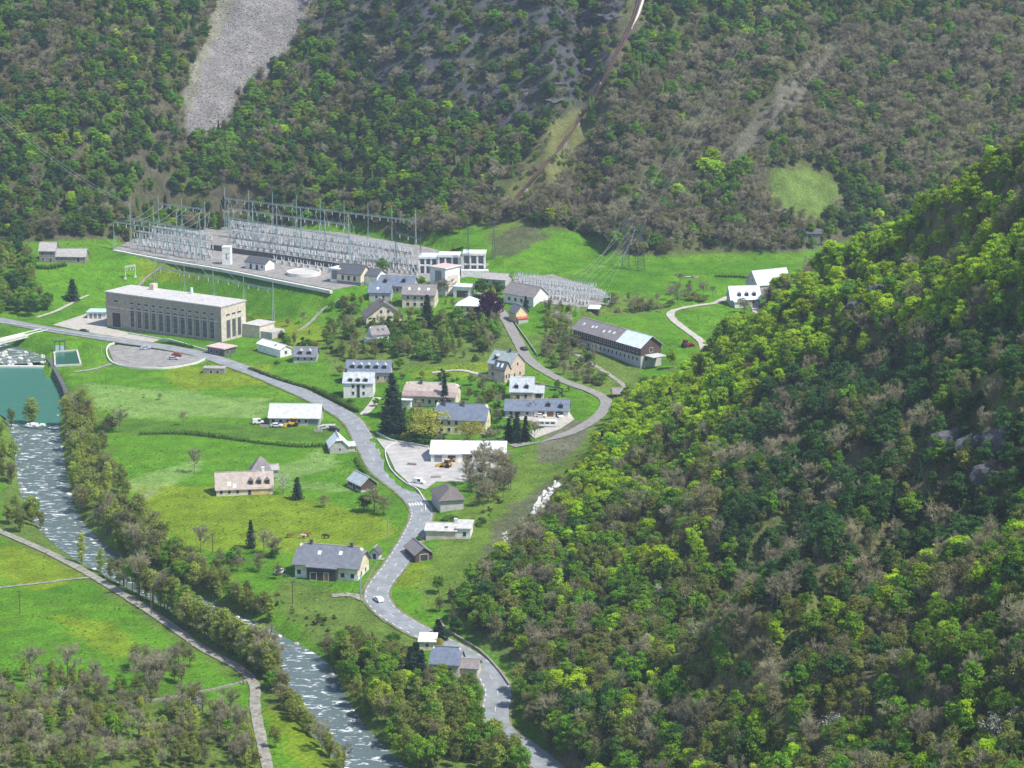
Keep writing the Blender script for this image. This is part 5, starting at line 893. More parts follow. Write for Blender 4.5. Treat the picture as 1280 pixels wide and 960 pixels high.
def machine(name, label, px, py, rot, paint, cat, arm=False):
    g = G(px, py); o = thing(name, label, cat, g + Vector((0, 0, .1)), rot); MB().box(-1.6, -.7, .8, 1.5, .7, 1.7).build('body', paint, o); MB().box(-1.3, -.75, 1.7, .2, .75, 2.9).build('cab', 'window glass', o); MB().box(-1.4, -.85, 2.9, .3, .85, 3.05).build('cab_roof', paint, o)
    for x, r_ in ((-1.0, .8), (1.2, .55)):
        for y in (-.95, .95): MB().tube((x, y-.22, r_), (x, y+.22, r_), r_, None, 14).build('wheel', 'rubber', o)
    MB().tube((1.4, -.5, 1.4), (2.8, -.5, .8), .13, None, 5).tube((1.4, .5, 1.4), (2.8, .5, .8), .13, None, 5).build('lift_arm', paint, o); MB().prism([(2.6,.2),(3.7,.2),(3.5,.5),(3.0,1.2),(2.6,1.2)], -1.1, 1.1).build('bucket', paint, o)
    if arm: MB().tube((-1.5, 0, 1.5), (-3.0, 0, 3.6), .2, .16, 6).tube((-3.0, 0, 3.6), (-4.2, 0, 1.4), .15, .13, 6).build('digger_arm', paint, o)
    return o
machine('loader', 'yellow-brown wheel loader parked on the gravel yard', 557, 585, 160, 'yellow paint', 'loader', True); machine('tractor', 'red tractor parked in the meadow right of the timber barn', 858, 434, 30, 'red paint', 'tractor'); machine('loader', 'yellow loader in front of the long barn door', 366, 533, 200, 'yellow paint', 'loader')
# trailer and timber by the barn
g = G(411, 534); o = thing('trailer', 'flat grey trailer beside the long barn', 'trailer', g, 8); MB().box(-2.4, -1, .7, 2.4, 1, .95).build('bed', 'grey wall', o)
for x in (-1, 1):
    for y in (-.85, .85): MB().tube((x, y-.1, .36), (x, y+.1, .36), .36, None, 10).build('wheel', 'rubber', o)
g = G(865, 347); 
for k in range(3): o = MB().tube((-3, k*.5, .25 + .02*k), (3, k*.5 + .4, .25), .25, .22, 8).build('log', 'pale bark'); o.location = g; tag(o, 'pale felled log lying in the upper meadow', 'log', 'logs in the upper meadow')
# cows
mat('brown hide', (.20,.085,.04), .9, .2, 2); mat('dark hide', (.05,.035,.03), .9, .2, 2); mat('pale hide', (.48,.36,.25), .9, .2, 2)
def cow(px, py, rot, m, label):
    g = G(px, py); me = bpy.data.meshes.new('cow'); V = [(-.75,0,1.1),(0,0,1.08),(.7,0,1.15),(1.0,0,1.3),(1.35,0,.95),(1.6,0,.6),(-.7,.28,.7),(-.7,.3,0.02),(-.7,-.28,.7),(-.7,-.3,.02),(.65,.27,.7),(.65,.28,.02),(.65,-.27,.7),(.65,-.28,.02),(-1.0,0,1.1),(-1.05,0,.55)]
    E = [(0,1),(1,2),(2,3),(3,4),(4,5),(0,6),(6,7),(0,8),(8,9),(2,10),(10,11),(2,12),(12,13),(0,14),(14,15)]; me.from_pydata(V, E, []); me.materials.append(M(m)); o = link('cow', me, None, g); o.rotation_euler = (0, 0, R(rot)); mo = o.modifiers.new('skin', 'SKIN'); rad = [.36,.42,.36,.22,.2,.12,.16,.07,.16,.07,.15,.07,.15,.07,.05,.04]
    for i, s in enumerate(me.skin_vertices[0].data): s.radius = (rad[i], rad[i])
    me.skin_vertices[0].data[1].use_root = True; sb = o.modifiers.new('subsurf', 'SUBSURF'); sb.levels = sb.render_levels = 1; tag(o, label, 'cow')
cow(362, 672, 10, 'brown hide', 'brown cow grazing, leftmost of the four by the farmhouse'); cow(379, 673, 185, 'pale hide', 'pale cow grazing beside a brown one in the meadow'); cow(383, 671, 20, 'brown hide', 'brown cow grazing behind the pale cow'); cow(408, 673, 170, 'dark hide', 'dark cow grazing, rightmost of those by the farmhouse')
# hedges
def hedge(px, h, w, label, leaf='hedge leaf', rough=.12):
    q = spline([list(G(a, b)) for a, b in px], 1.2); c = q[0].copy(); q[:, 2] = zs(q[:, 0], q[:, 1]); r_ = np.random.default_rng(len(q)); nr = frame(q); n = len(q) * 46; k = r_.integers(0, len(q), n); f = r_.random((n, 3)); side = r_.random(n); u = (f[:, 0] - .5) * w; hv = h * (1 + (vnoise(k / 4.0, k * 0.0, 5) - .5) * 1.1 * min(rough, 1)); zz = f[:, 1] * hv
    top = side < .4; zz = np.where(top, hv * (1 + (f[:, 2] - .5) * min(rough, .5)), zz); u = np.where(top, u, np.sign(f[:, 0] - .5) * w / 2 * (1 + (f[:, 2] - .5) * rough * 2)); pos = np.stack([q[k, 0] - c[0] + nr[k, 0] * u, q[k, 1] - c[1] + nr[k, 1] * u, q[k, 2] - c[2] + zz], 1) + r_.normal(size=(n, 3)) * .12
    nn = np.where(top[:, None], np.array([0, 0, 1.]), np.stack([nr[k, 0] * np.sign(u), nr[k, 1] * np.sign(u), np.full(n, .3)], 1)) + r_.normal(size=(n, 3)) * .35; nn /= np.linalg.norm(nn, axis=1)[:, None]; V, F = leafquads(pos, nn, .5, r_); root = thing('hedge', label, 'hedge', c); link('foliage', mesh_np('foliage', V, F, leaf), root)
    mb = MB(); s = .55
    for i in range(len(q)-1): a = q[i]-c; b = q[i+1]-c; v = nr[i]*w*.38; v2 = nr[i+1]*w*.38; mb.add([(a[0]-v[0],a[1]-v[1],a[2]-.3),(a[0]+v[0],a[1]+v[1],a[2]-.3),(a[0]+v[0],a[1]+v[1],a[2]+h*s),(a[0]-v[0],a[1]-v[1],a[2]+h*s),(b[0]-v2[0],b[1]-v2[1],b[2]-.3),(b[0]+v2[0],b[1]+v2[1],b[2]-.3),(b[0]+v2[0],b[1]+v2[1],b[2]+h*s),(b[0]-v2[0],b[1]-v2[1],b[2]+h*s)], [(0,1,5,4),(1,2,6,5),(2,3,7,6),(3,0,4,7)])
    mb.build('inner_stems', 'hedge leaf', root)
hedge([(393,489),(420,503),(446,516)], 2.0, 1.7, 'clipped dark hedge between the main road and the white house', 'bush leaf'); hedge([(175,543),(230,543),(285,549),(330,555),(380,559),(412,557)], 1.0, 1.5, 'ragged field hedge crossing the meadow', 'bush leaf', 1.6); hedge([(488,549),(510,552),(535,556)], 1.8, 1.6, 'hedge behind the cream roadside wall', 'bush leaf', .4); hedge([(290,470),(340,488),(385,508)], .5, .6, 'low dark hedge strip along the upper side of the road', 'hedge leaf', .5) if False else None
hedge([(312,462),(350,476),(392,488)], 1.1, 1.2, 'low hedge along the upper side of the main road', 'bush leaf', .5); hedge([(602,541),(630,536),(655,542)], 1.5, 1.4, 'hedge beside the blue slate house garden', 'bush leaf', .4); hedge([(445,575),(452,588),(463,600)], 1.2, 1.2, 'short hedge between the meadow and the road bend', 'bush leaf', .6); hedge([(190,432),(210,429),(240,436)], .9, 1.0, 'narrow planting strip in front of the power station', 'bush leaf', 1.0)
hedge([(40,335),(62,336),(82,332)], 1.8, 2.5, 'dark hedge in front of the stone farmhouse', 'bush leaf', .6); hedge([(895,346),(925,347),(945,349)], 1.0, 1.2, 'dark hedge line in the upper meadow', 'hedge leaf', .8); hedge([(790,391),(822,386),(838,383)], 1.2, 1.4, 'hedge along the meadow above the timber barn', 'bush leaf', .8)
# ------------------------------------------------------------------ trees that stand out on their own
def T(kind, px, py, H, label, wide=1., var=0): tree(kind, G(px, py), H, label, None, var, wide)
for a in [('purple',610,404,13.5,'dark purple copper beech right of the cream house',.95), ('conifer',534,407,13,'tall dark fir in front of the skylight house',1.5), ('conifer',490,520,16,'tallest dark fir, left of the yellow spreading tree',1.5), ('conifer',497,545,13,'broad dark fir in front of the tallest fir',1.8), ('conifer',482,540,9,'small dark fir beside the villa drive',1.8), ('conifer',556,508,12,'slim dark fir in front of the pinkish roof',.9), ('yellow',532,550,11.5,'spreading yellow-green tree left of the blue slate roof',1.75), ('yellow',588,554,8.5,'pale yellow-green tree in front of the blue slate roof',1.5),
          ('conifer',646,553,11,'dark fir left of the caravan, middle of the group',1.3), ('conifer',636,550,8,'small dark fir at the left of the caravan group',1.4), ('conifer',657,551,9,'dark fir nearest the caravan',1.3), ('bare',668,552,7,'bare brown tree beside the caravan',1.), ('conifer',91,375,9.5,'rounded dark evergreen on the path below the farmhouse',2.0), ('conifer',372,624,7.5,'small dark fir right of the long farmhouse',1.6), ('blossom',354,618,7.5,'pale spring tree at the end of the long farmhouse',1.1), ('bud',405,634,5,'round budding fruit tree in the meadow',1.5), ('bud',468,640,9,'large brownish tree beside the road bend',1.5), ('bud',480,644,7,'smaller brownish tree at the road bend',1.4), ('dark',455,640,6,'green bush-like tree left of the road bend',1.4),
          ('conifer',314,685,9,'ivy-dark narrow tree in the flowery meadow',1.1), ('bare',251,692,8,'bare tree left of the narrow dark tree',1.1), ('bare',330,693,7,'bare tree right of the narrow dark tree',1.1), ('bud',196,700,10,'broad brownish tree at the meadow corner near the river',1.5), ('bare',150,540,8,'bare tree at the end of the field hedge',1.1), ('bud',133,540,6,'budding bush-like tree at the field hedge',1.4), ('bare',243,592,8,'thin bare tree in the open meadow',.9), ('bare',228,532,5,'small bare tree above the field hedge',1.), ('bud',200,500,3,'tiny reddish tree in the upper meadow',1.3), ('river',39,528,10,'yellow-green tree on the river islet',1.7),
          ('fresh',478,344,8,'fresh green tree at the substation corner',1.3), ('fresh',527,358,5,'small green tree below the dark masts',1.2), ('dark',603,372,9,'dark evergreen tree behind the purple tree',1.5), ('dark',621,376,9,'dark green tree right behind the purple tree',1.3), ('river',616,380,8,'light green tree behind the purple crown',1.), ('conifer',657,390,7,'small dark fir left of the white gable',1.3), ('larch',602,420,10,'slender light-green poplar below the cream house',1.2), ('river',596,424,8,'light green tree below the cream house',1.2), ('dark',590,402,3.5,'low dark shrub before the cream house',2.), ('bare',559,372,7.5,'bare tree in front of the white switch tower',1.3), ('bare',548,372,7,'bare grey tree left of the switch tower base',1.2),
          ('blossom',522,290,9,'white flowering tree behind the substation masts',1.1), ('blossom',596,610,6,'white blossoming tree right of the gravel yard',1.4), ('bare',622,600,9.5,'large bare tree at the end of the workshop',1.4), ('bare',600,592,8,'bare tree in front of the workshop wall',1.2), ('bud',628,590,9,'budding tree behind the bare yard trees',1.2), ('conifer',514,848,9,'dark conifer left of the lower cottage',1.7), ('conifer',527,855,9.5,'dark conifer before the lower cottage',1.7), ('conifer',520,838,8,'dark conifer behind the lower shed',1.6), ('conifer',548,800,6,'dark evergreen at the road above the lower cottage',2.4), ('conifer',540,870,6,'dark round evergreen below the lower cottage',2.2), ('yellow',549,812,3.6,'golden shrub between shed and lower cottage',1.2),
          ('bush',556,655,3.2,'dark green shrub below the hip-roofed store',2.2), ('bush',575,658,3.2,'broad dark shrub behind the roadside garage',2.2), ('bush',525,676,2.5,'round shrub left of the roadside garage',1.2), ('bush',562,652,3.,'middle dark shrub below the hip-roofed store',2.), ('fresh',827,665,1,'x',1.), ('lime',825,725,11,'bright lime-green tree alone on the right-hand slope',1.1), ('lime',1108,785,11,'bright yellow-green tree in the middle of the right-hand slope',.9), ('conifer',962,385,9,'dark conifer at the edge of the right-hand ridge',1.2), ('conifer',842,545,8,'dark pointed conifer on the lower ridge',1.3), ('bush',210,893,2.2,'flat dark bush in the small lower meadow',3.), ('bush',240,893,2.2,'flat dark bush, right one in the small lower meadow',2.4), ('bare',333,845,10,'big bare tree beside the bend of the track',1.2), ('bare',38,848,8,'bare tree at the lower left meadow edge',1.2), ('bare',85,852,9,'taller bare tree at the lower left meadow edge',1.2), ('bare',182,865,9,'wide bare tree left in the lower meadow',1.5), ('bare',204,853,8,'slim bare tree in the lower meadow',1.)]:
    if a[4] == 'x': continue
    if 'islet' in a[4]: tree(a[0], P(39, 530, -2.7), a[3], a[4], None, 0, a[5])
    else: T(*a)

for a in [('olive',612,503,6.5,'olive garden tree left of the white-roofed house',1.2), ('bare',603,493,7,'bare garden tree behind the blue slate house',1.2), ('bud',621,527,5.5,'budding tree left of the dark firs',1.3), ('fresh',590,482,5,'green garden tree behind the pinkish roof',1.2), ('olive',586,500,5.5,'olive tree between the pinkish and blue roofs',1.1), ('bush',616,545,2.4,'round shrub at the corner of the blue slate house',1.6), ('bush',512,548,2.6,'round shrub by the cream roadside wall',1.8), ('fresh',506,536,5,'green tree beside the broad fir',1.3), ('fresh',470,508,3.5,'small green tree at the villa drive',1.4), ('bush',437,503,2.2,'shrub at the left corner of the white house',1.8), ('bush',424,497,2.4,'shrub in the round garden bed left of the white house',1.8), ('olive',425,470,5,'olive tree left of the slate house with dormers',1.3), ('fresh',500,462,5,'green tree right of the slate house with dormers',1.4), ('river',440,452,6.5,'light green tree above the slate house with dormers',1.3), ('river',428,446,7,'taller light green tree above the slate house',1.3),
          ('bush',680,508,2.2,'shrub on the lawn right of the white-roofed house',1.6), ('fresh',697,488,4.5,'young green tree beside the village road bend',1.1), ('bare',664,520,5,'thin bare tree in the villa yard',.9), ('bud',440,392,5,'budding tree left of the chalet',1.4), ('olive',450,408,4.5,'olive shrub-like tree below the chalet',1.5), ('bush',505,407,2.6,'dark shrub right of the chalet gable',2.), ('bush',520,392,2.2,'round shrub below the skylight house',1.8), ('olive',552,398,5,'olive tree right of the tall dark fir',1.4), ('fresh',562,404,5,'green tree below the bare tower trees',1.4), ('bud',566,386,5,'budding tree left of the cream house',1.2), ('olive',395,440,5.5,'olive tree right of the small slate house',1.3), ('fresh',412,436,6,'fresh tree between the small slate house and the grove',1.3), ('bush',345,455,2,'shrub below the bright-roofed house',1.8), ('bud',360,408,4,'lone budding tree on the bank path',1.2), ('bare',378,405,5,'lone bare tree at the foot of the bank path',1.)]: T(*a)
# clutter of the gravel yard and farmyards
mat('heap gravel', (.42,.40,.37), .95, .3, 1.5); mat('heap earth', (.19,.15,.11), .95, .3, 1.5)
for a, b, r_, m_, lab in [(598,592,2.6,'heap gravel','pale gravel heap at the right end of the yard'), (586,597,1.8,'heap earth','brown earth heap in front of the bare yard trees'), (606,585,2.0,'heap gravel','smaller gravel heap against the workshop end'), (420,537,1.4,'heap earth','brown heap beside the stone cottage'), (868,347,1.2,'heap earth','earth heap beside the felled logs')]:
    me_ = icos(1, 3, int(a), .35, (1.3, 1, .75)); me_.materials.append(M(m_)); o = link('heap', me_, None, G(a, b)); o.scale = (r_,) * 3; tag(o, lab, 'heap')
for a, b, rt_, lab in [(545,598,12,'timber stack beside the white van in the yard'), (515,582,-20,'timber stack along the road wall of the yard'), (398,540,5,'timber stack at the right end of the long barn'), (330,534,0,'timber stack left of the long barn')]:
    o = thing('timber_stack', lab, 'timber stack', G(a, b) + Vector((0, 0, .05)), rt_); pm = MB().box(-1.6, -.14, 0, 1.6, .14, .28).mesh('beam', 'pale bark')
    for j in range(3):
        for k in range(4 - j): link('beam', pm, o, (0, (k - (3 - j) / 2) * .32, j * .3))
# ------------------------------------------------------------------ the woods: points on the two hillsides
def grid_pts(step, x0, x1, y0, y1, seed):
    r = np.random.default_rng(seed); x = np.arange(x0, x1, step); y = np.arange(y0, y1, step); A, B = np.meshgrid(x, y); A = A + (r.random(A.shape) - .5) * step * .95; B = B + (r.random(B.shape) - .5) * step * .95; return A.ravel(), B.ravel()
def samp(F, x, y):
    x = np.asarray(x, float); y = np.asarray(y, float)
    i = np.clip(((x - X0) / ST).round().astype(int), 0, len(gx) - 1); j = np.clip(((y - Y0) / ST).round().astype(int), 0, len(gy) - 1); return F[j, i]
ROADALL = np.full(GX.shape, 1e9)
for q_, w_ in RP.values():
    s_ = q_[::3]
    d_, _ = segdist(GX, GY, s_); ROADALL = np.minimum(ROADALL, d_ - w_ / 2)
def visible(x, y, z, up=5.0):
    zt = z + up; ok = np.ones(len(x), bool); ts = np.linspace(.02, .985, 60)
    for t in ts:
        yy = y * t; m = yy > Y0 + 3
        ok &= ~(m & (zs(x * t, yy) > CAM_H + (zt - CAM_H) * t))
    return ok
POP = []       # (kind, x, y, z, H)
KINDS = ['fresh', 'lime', 'dark', 'olive', 'bud', 'bare', 'conifer', 'blossom', 'heath', 'oliveb', 'larch']
def pick(prob, r): k = list(prob); p = np.array([prob[i] for i in k], float); return k[r.choice(len(k), p=p / p.sum())]
SIL = ([700, 770, 850, 1000, 1130, 1230, 1280, 1400], [590, 530, 450, 345, 265, 205, 172, 100])
LB2 = [(1400,200),(1280,280),(1130,410),(1060,480),(960,560),(930,610),(980,600),(1080,520),(1160,470),(1280,370),(1400,300)]
ROADPX = 0
r = np.random.default_rng(5)
x, y = grid_pts(3.35, -20, 345, 382, 1060, 51); z = zs(x, y); hn = samp(HILLN, x, y); rdist = samp(ROADALL, x, y); px, py = proj(x, y, z); nz = fbm(x / 16, y / 16, 71); nz2 = fbm(x / 26, y / 26, 73); nz3 = fbm(x / 9, y / 9, 75)
vis = visible(x, y, z, 7)
gs = inpoly(px, py, GSLOPE) & (px < 760)
for i in np.nonzero((hn > .55) & (rdist > 4.5))[0]:
    if gs[i] and r.random() > .07: continue
    if px[i] < 770 and py[i] < 560 and px[i] > 600 and r.random() > .3: continue
    below = py[i] - np.interp(px[i], *SIL); inlime = below < 100 + (nz[i] - .5) * 110 and 720 < px[i] < 1245
    if inlime or (inpoly(px[i], py[i], LB2) and nz3[i] > .36): pr = {'lime': 9, 'fresh': 1.4, 'bud': .2, 'olive': .5, 'conifer': .05}
    elif nz[i] > .5: pr = {'fresh': 4.5, 'lime': 2.4, 'olive': 3, 'bud': .6, 'bare': .5, 'dark': .8, 'blossom': .03}
    elif nz2[i] > .54: pr = {'olive': 3.4, 'fresh': 3, 'lime': .8, 'bud': 1.3, 'bare': .7, 'dark': .9, 'blossom': .03}
    else: pr = {'bare': 1.5, 'bud': 2.4, 'olive': 3., 'fresh': 1.8, 'lime': .4, 'dark': .4, 'blossom': .04}
    if inpoly(px[i], py[i], [(930,500),(1010,470),(1290,400),(1290,680),(1180,720),(960,770),(890,700)]) and not inlime: pr = {'dark': 6, 'bare': .9, 'bud': .5, 'olive': .8, 'fresh': .9, 'conifer': .35}  # mostly dark-leaved trees here, so the gully's shade sits in their colour
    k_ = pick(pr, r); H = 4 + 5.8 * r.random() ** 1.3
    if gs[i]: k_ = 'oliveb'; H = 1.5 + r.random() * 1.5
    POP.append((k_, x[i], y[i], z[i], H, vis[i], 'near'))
x, y = grid_pts(3.6, -344, 344, 1080, 1572, 53); z = zs(x, y); hf_ = samp(HILLF, x, y); px, py = proj(x, y, z); nz = fbm(x / 22, y / 22, 81); nz2 = fbm(x / 35, y / 35, 83); nz3 = fbm(x / 10, y / 10, 85); vis = visible(x, y, z, 7)
pen = segdist(x, y, [tuple(G(a, b))[:2] for a, b in PENPX])[0]
px2 = px + (nz3 - .5) * 30; py2 = py + (nz2 - .5) * 20
BROWN = [(540,262),(690,200),(790,110),(900,60),(1290,20),(1290,210),(1100,250),(1052,215),(960,208),(955,262),(990,318),(740,318),(690,285),(600,290)]
OLIVEP = [(600,290),(640,225),(700,140),(760,140),(700,230),(650,285)]
for i in np.nonzero((hf_ > .6) & (py > -140))[0]:
    a, b = px2[i], py2[i]; thin = 1.; sc_ = 1.
    if inpoly(a, b, SCREE): continue
    if inpoly(px[i], py[i], [(955,218),(1010,204),(1055,232),(1056,262),(1024,282),(985,272),(955,244)]): continue
    if inpoly(a, b, ROCK): pr = {'heath': 5, 'dark': 1.6, 'fresh': .6, 'olive': .6, 'bare': .4}; thin = .85
    elif inpoly(a, b, OLIVEP): pr = {'oliveb': 2, 'olive': 2, 'larch': .7, 'fresh': 1, 'bare': 1.}; thin = .55
    elif inpoly(a, b, [(1038,45),(1055,70),(985,155),(920,215),(878,240),(868,225),(930,160),(965,115)]): pr = {'bare': 1, 'oliveb': .6}; thin = .3
    elif inpoly(a, b, [(930,80),(945,95),(850,205),(780,270),(770,262),(860,160)]): pr = {'oliveb': 2, 'bare': 1.5, 'fresh': .5}; thin = .5
    elif inpoly(a, b, BROWN): pr = {'bare': 4.5, 'bud': 3.6, 'olive': .7, 'fresh': .7, 'dark': .6, 'lime': .15, 'conifer': .15} if nz[i] < .6 else {'bare': 2, 'bud': 1.5, 'olive': 1.5, 'fresh': 2, 'dark': 1.6}
    elif nz[i] > .46: pr = {'fresh': 3.4, 'dark': 2.2, 'olive': 1.4, 'bare': .6, 'lime': .5, 'conifer': .35, 'larch': .4}
    elif nz2[i] > .5: pr = {'dark': 2.6, 'olive': 2.2, 'fresh': 1.4, 'bud': 1, 'bare': .8, 'heath': .6}
    else: pr = {'bare': 1.8, 'bud': 2.4, 'olive': 2, 'fresh': 1.2, 'dark': 1.2}
    if r.random() > thin: continue
    if pen[i] < 3: continue
    k_ = pick(pr, r); H = 4.6 + 4.6 * r.random()
    if pen[i] < 7 and k_ not in ('heath', 'oliveb'): H *= .6
    if k_ in ('heath', 'oliveb'): H = 2 + 2.2 * r.random()
    POP.append((k_, x[i], y[i], z[i], H, vis[i], 'far'))
# light-green clump of trees at the foot of the scree, and larches by the pipe
for a, b, n_, w_, k_ in [(275,195,16,20,'fresh'), (262,210,8,14,'larch'), (318,130,5,10,'fresh'), (800,95,6,14,'larch'), (790,110,4,10,'larch'), (832,130,3,6,'larch'), (735,150,3,8,'larch'), (905,240,12,26,'fresh'), (890,225,5,12,'lime')]:
    for j in range(n_):
        g = G(a + r.normal() * w_ * .5, b + r.normal() * w_ * .5); POP.append((k_, g.x, g.y, g.z, 9 + 4 * r.random(), True, 'far'))
# riverside belts, groves and scrub
def belt(poly, n, prob, h0, h1, zone):
    xs = [p[0] for p in poly]; ys = [p[1] for p in poly]; c = 0; t = 0
    while c < n and t < n * 30:
        t += 1; a = r.uniform(min(xs), max(xs)); b = r.uniform(min(ys), max(ys))
        if not inpoly(a, b, poly): continue
        g = G(a, b)
        if samp(ROADALL, g.x, g.y) < 2.2 or float(segdist(np.array([g.x]), np.array([g.y]), rv[4:])[0][0]) < 7.0: continue
        POP.append((pick(prob, r), g.x, g.y, g.z, r.uniform(h0, h1), True, zone)); c += 1
RB = {'river': 4.5, 'olive': 1.6, 'bud': .8, 'fresh': .5, 'bare': .3}
belt([(82,525),(112,510),(130,560),(170,640),(215,690),(160,710),(110,670),(88,610)], 105, {'bud': 1., 'olive': 2., 'river': 4, 'bare': .4}, 7, 11, 'river far bank')
belt([(0,530),(16,535),(20,600),(45,645),(60,690),(0,650)], 16, RB, 6, 10, 'river near bank')
belt([(60,690),(120,700),(190,745),(260,795),(335,830),(350,850),(325,850),(255,805),(185,762),(85,700)], 140, RB, 7.5, 11.5, 'track')
belt([(110,675),(215,695),(300,745),(370,790),(372,810),(300,785),(200,740)], 85, {'river': 3, 'olive': 1.8, 'bud': 1., 'fresh': 1.4}, 5, 9, 'river far bank')
belt([(330,850),(350,845),(362,880),(410,935),(460,965),(425,965),(355,895)], 50, RB, 4.5, 7.5, 'river near bank')
belt([(400,825),(455,810),(520,850),(600,880),(612,920),(660,960),(520,965),(470,930),(430,880)], 165, {'river': 2, 'fresh': 2, 'olive': 2, 'bud': 1.2, 'lime': .5}, 5.5, 10, 'wedge')
belt([(530,850),(602,842),(606,885),(560,880)], 14, {'fresh': 2, 'lime': 2, 'olive': 1}, 3.5, 6.5, 'wedge')
belt([(395,800),(440,790),(500,800),(515,835),(440,840)], 20, {'oliveb': 2, 'bush': 2, 'river': .6}, 2, 4.5, 'scrub')
belt([(0,850),(90,850),(190,870),(330,905),(345,960),(0,965)], 250, {'bare': 3.4, 'bud': 2.4, 'olive': 2.4, 'river': 2.4, 'fresh': .6, 'blossom': .06}, 4, 7, 'corner')
belt([(170,820),(240,830),(235,865),(165,865)], 18, {'bare': 3, 'bud': 1.5}, 5, 8, 'meadow trees')
belt([(0,310),(35,310),(42,365),(65,390),(30,398),(0,392)], 55, {'fresh': 3, 'dark': 2, 'olive': 1, 'river': 1}, 6, 10, 'farm')
belt([(425,410),(470,400),(520,415),(600,405),(640,420),(615,440),(540,450),(440,450)], 130, {'river': 2, 'fresh': 2, 'bud': 1.2, 'bare': .6, 'olive': 2, 'bush': 2}, 4, 8.5, 'village grove')
belt([(350,420),(420,415),(430,450),(370,455)], 30, {'bush': 2, 'fresh': 1, 'olive': 1}, 2.5, 6, 'village grove')
belt([(672,430),(700,415),(745,455),(760,480),(735,485),(690,465)], 80, {'bud': 2, 'oliveb': 2, 'bush': 1.5, 'bare': 1.2, 'olive': 1.2}, 2.5, 6, 'barn bank')
belt([(680,385),(720,395),(715,430),(680,425)], 30, {'olive': 2, 'bare': 1, 'blossom': .3, 'river': 1}, 4, 7, 'barn bank')
belt([(745,370),(830,378),(850,350),(900,372),(890,378),(830,392),(760,392)], 40, {'bare': 2, 'bud': 1.6, 'oliveb': 1.5, 'fresh': .5}, 3, 6, 'upper field')
belt([(935,362),(1000,358),(1010,340),(1040,330),(960,390),(920,400)], 45, {'bare': 2, 'bud': 2, 'olive': 1.5, 'fresh': .8}, 4, 8, 'upper field')
belt([(580,590),(635,570),(640,620),(600,640),(585,615)], 36, {'bare': 2.6, 'bud': 2, 'olive': 1}, 5, 8.5, 'shed')
belt([(545,735),(640,740),(610,800),(570,800),(548,775)], 40, {'fresh': 1.5, 'olive': 1.5, 'dark': 1.2, 'bush': 1.5, 'bud': 1}, 3.5, 7, 'slope foot')
belt([(420,375),(450,372),(455,400),(420,405)], 20, {'bush': 2, 'yellow': .1, 'olive': 1}, 2.5, 4.5, 'village grove')
belt([(262,700),(345,690),(350,730),(300,725)], 14, {'bare': 2, 'bud': 1.5, 'bush': 1}, 3, 6.5, 'meadow trees')
belt([(445,400),(510,403),(505,412),(450,412)], 24, {'bush': 3, 'olive': .6}, 1.8, 3, 'village grove')
belt([(460,345),(545,372),(560,395),(540,398),(500,395),(470,372)], 22, {'bush': 2, 'olive': 1}, 1.8, 3.6, 'village grove')
belt([(590,505),(635,470),(650,520),(632,560),(600,552)], 30, {'bush': 2, 'bare': 1.6, 'olive': 1}, 2, 5, 'village grove')
belt([(480,512),(545,515),(540,548),(500,552)], 24, {'bush': 3, 'fresh': 1}, 1.8, 4, 'village grove')
belt([(110,540),(150,520),(155,540),(120,545)], 6, {'bud': 2, 'bush': 2}, 3, 6, 'meadow trees')
belt([(640,845),(665,870),(720,930),(765,968),(690,968),(668,930),(650,890)], 40, {'fresh': 2, 'olive': 2, 'dark': 1, 'bud': 1}, 5, 9, 'slope foot')
belt([(560,880),(612,885),(618,912),(655,945),(670,968),(600,968)], 50, {'fresh': 2, 'olive': 2, 'river': 1}, 5, 8.5, 'wedge')
belt([(575,720),(640,670),(700,600),(735,560),(725,600),(660,690),(600,740)], 46, {'oliveb': 3, 'bush': 1, 'bud': .5}, 1.2, 3.2, 'grass slope')
belt([(585,650),(640,610),(690,565),(650,600),(600,660)], 16, {'bush': 2, 'oliveb': 1}, 1, 2.5, 'grass slope')
belt([(535,840),(600,845),(600,880),(540,880)], 16, {'fresh': 2, 'lime': 1.5, 'olive': 1}, 4, 6.5, 'wedge')
belt([(0,880),(330,915),(340,965),(0,965)], 40, {'oliveb': 2, 'bush': 1.}, 1.2, 2.6, 'corner')
belt([(340,740),(400,765),(520,820),(480,830),(400,800),(345,770)], 40, {'oliveb': 1.5, 'bush': 2}, .8, 2.2, 'scrub')
belt([(430,284),(520,297),(590,296),(625,284),(648,276),(640,262),(560,278),(440,270)], 46, {'bare': 2, 'bud': 1.6, 'fresh': 1, 'olive': 1}, 5, 9, 'far')
belt([(640,280),(690,284),(735,297),(765,316),(770,305),(740,285),(690,270),(640,268)], 40, {'bare': 2, 'bud': 1.6, 'dark': 1, 'fresh': .6}, 5, 9, 'far')
belt([(495,470),(575,470),(640,480),(630,500),(590,500),(575,480),(500,475)], 16, {'bush': 2, 'olive': 1, 'fresh': 1}, 2, 4.5, 'village grove')
belt([(500,510),(545,515),(610,545),(650,540),(640,556),(560,560),(500,552)], 26, {'bush': 2, 'olive': 1.5, 'bare': 1, 'river': 1}, 2.5, 5.5, 'village grove')
belt([(480,400),(640,405),(660,430),(610,436),(480,420)], 26, {'river': 2, 'olive': 2, 'fresh': 1.5}, 5, 8.5, 'village grove')
belt([(38,652),(62,672),(100,705),(160,742),(175,735),(120,700),(85,672),(62,655)], 30, RB, 7.5, 10.5, 'track')
belt([(300,925),(350,930),(360,968),(295,968)], 16, {'bare': 1, 'olive': 2, 'river': 2}, 4.5, 7, 'corner')
belt([(-170,850),(0,850),(0,965),(-170,965)], 60, {'bare': 3, 'olive': 2, 'river': 2}, 4.5, 8, 'corner')
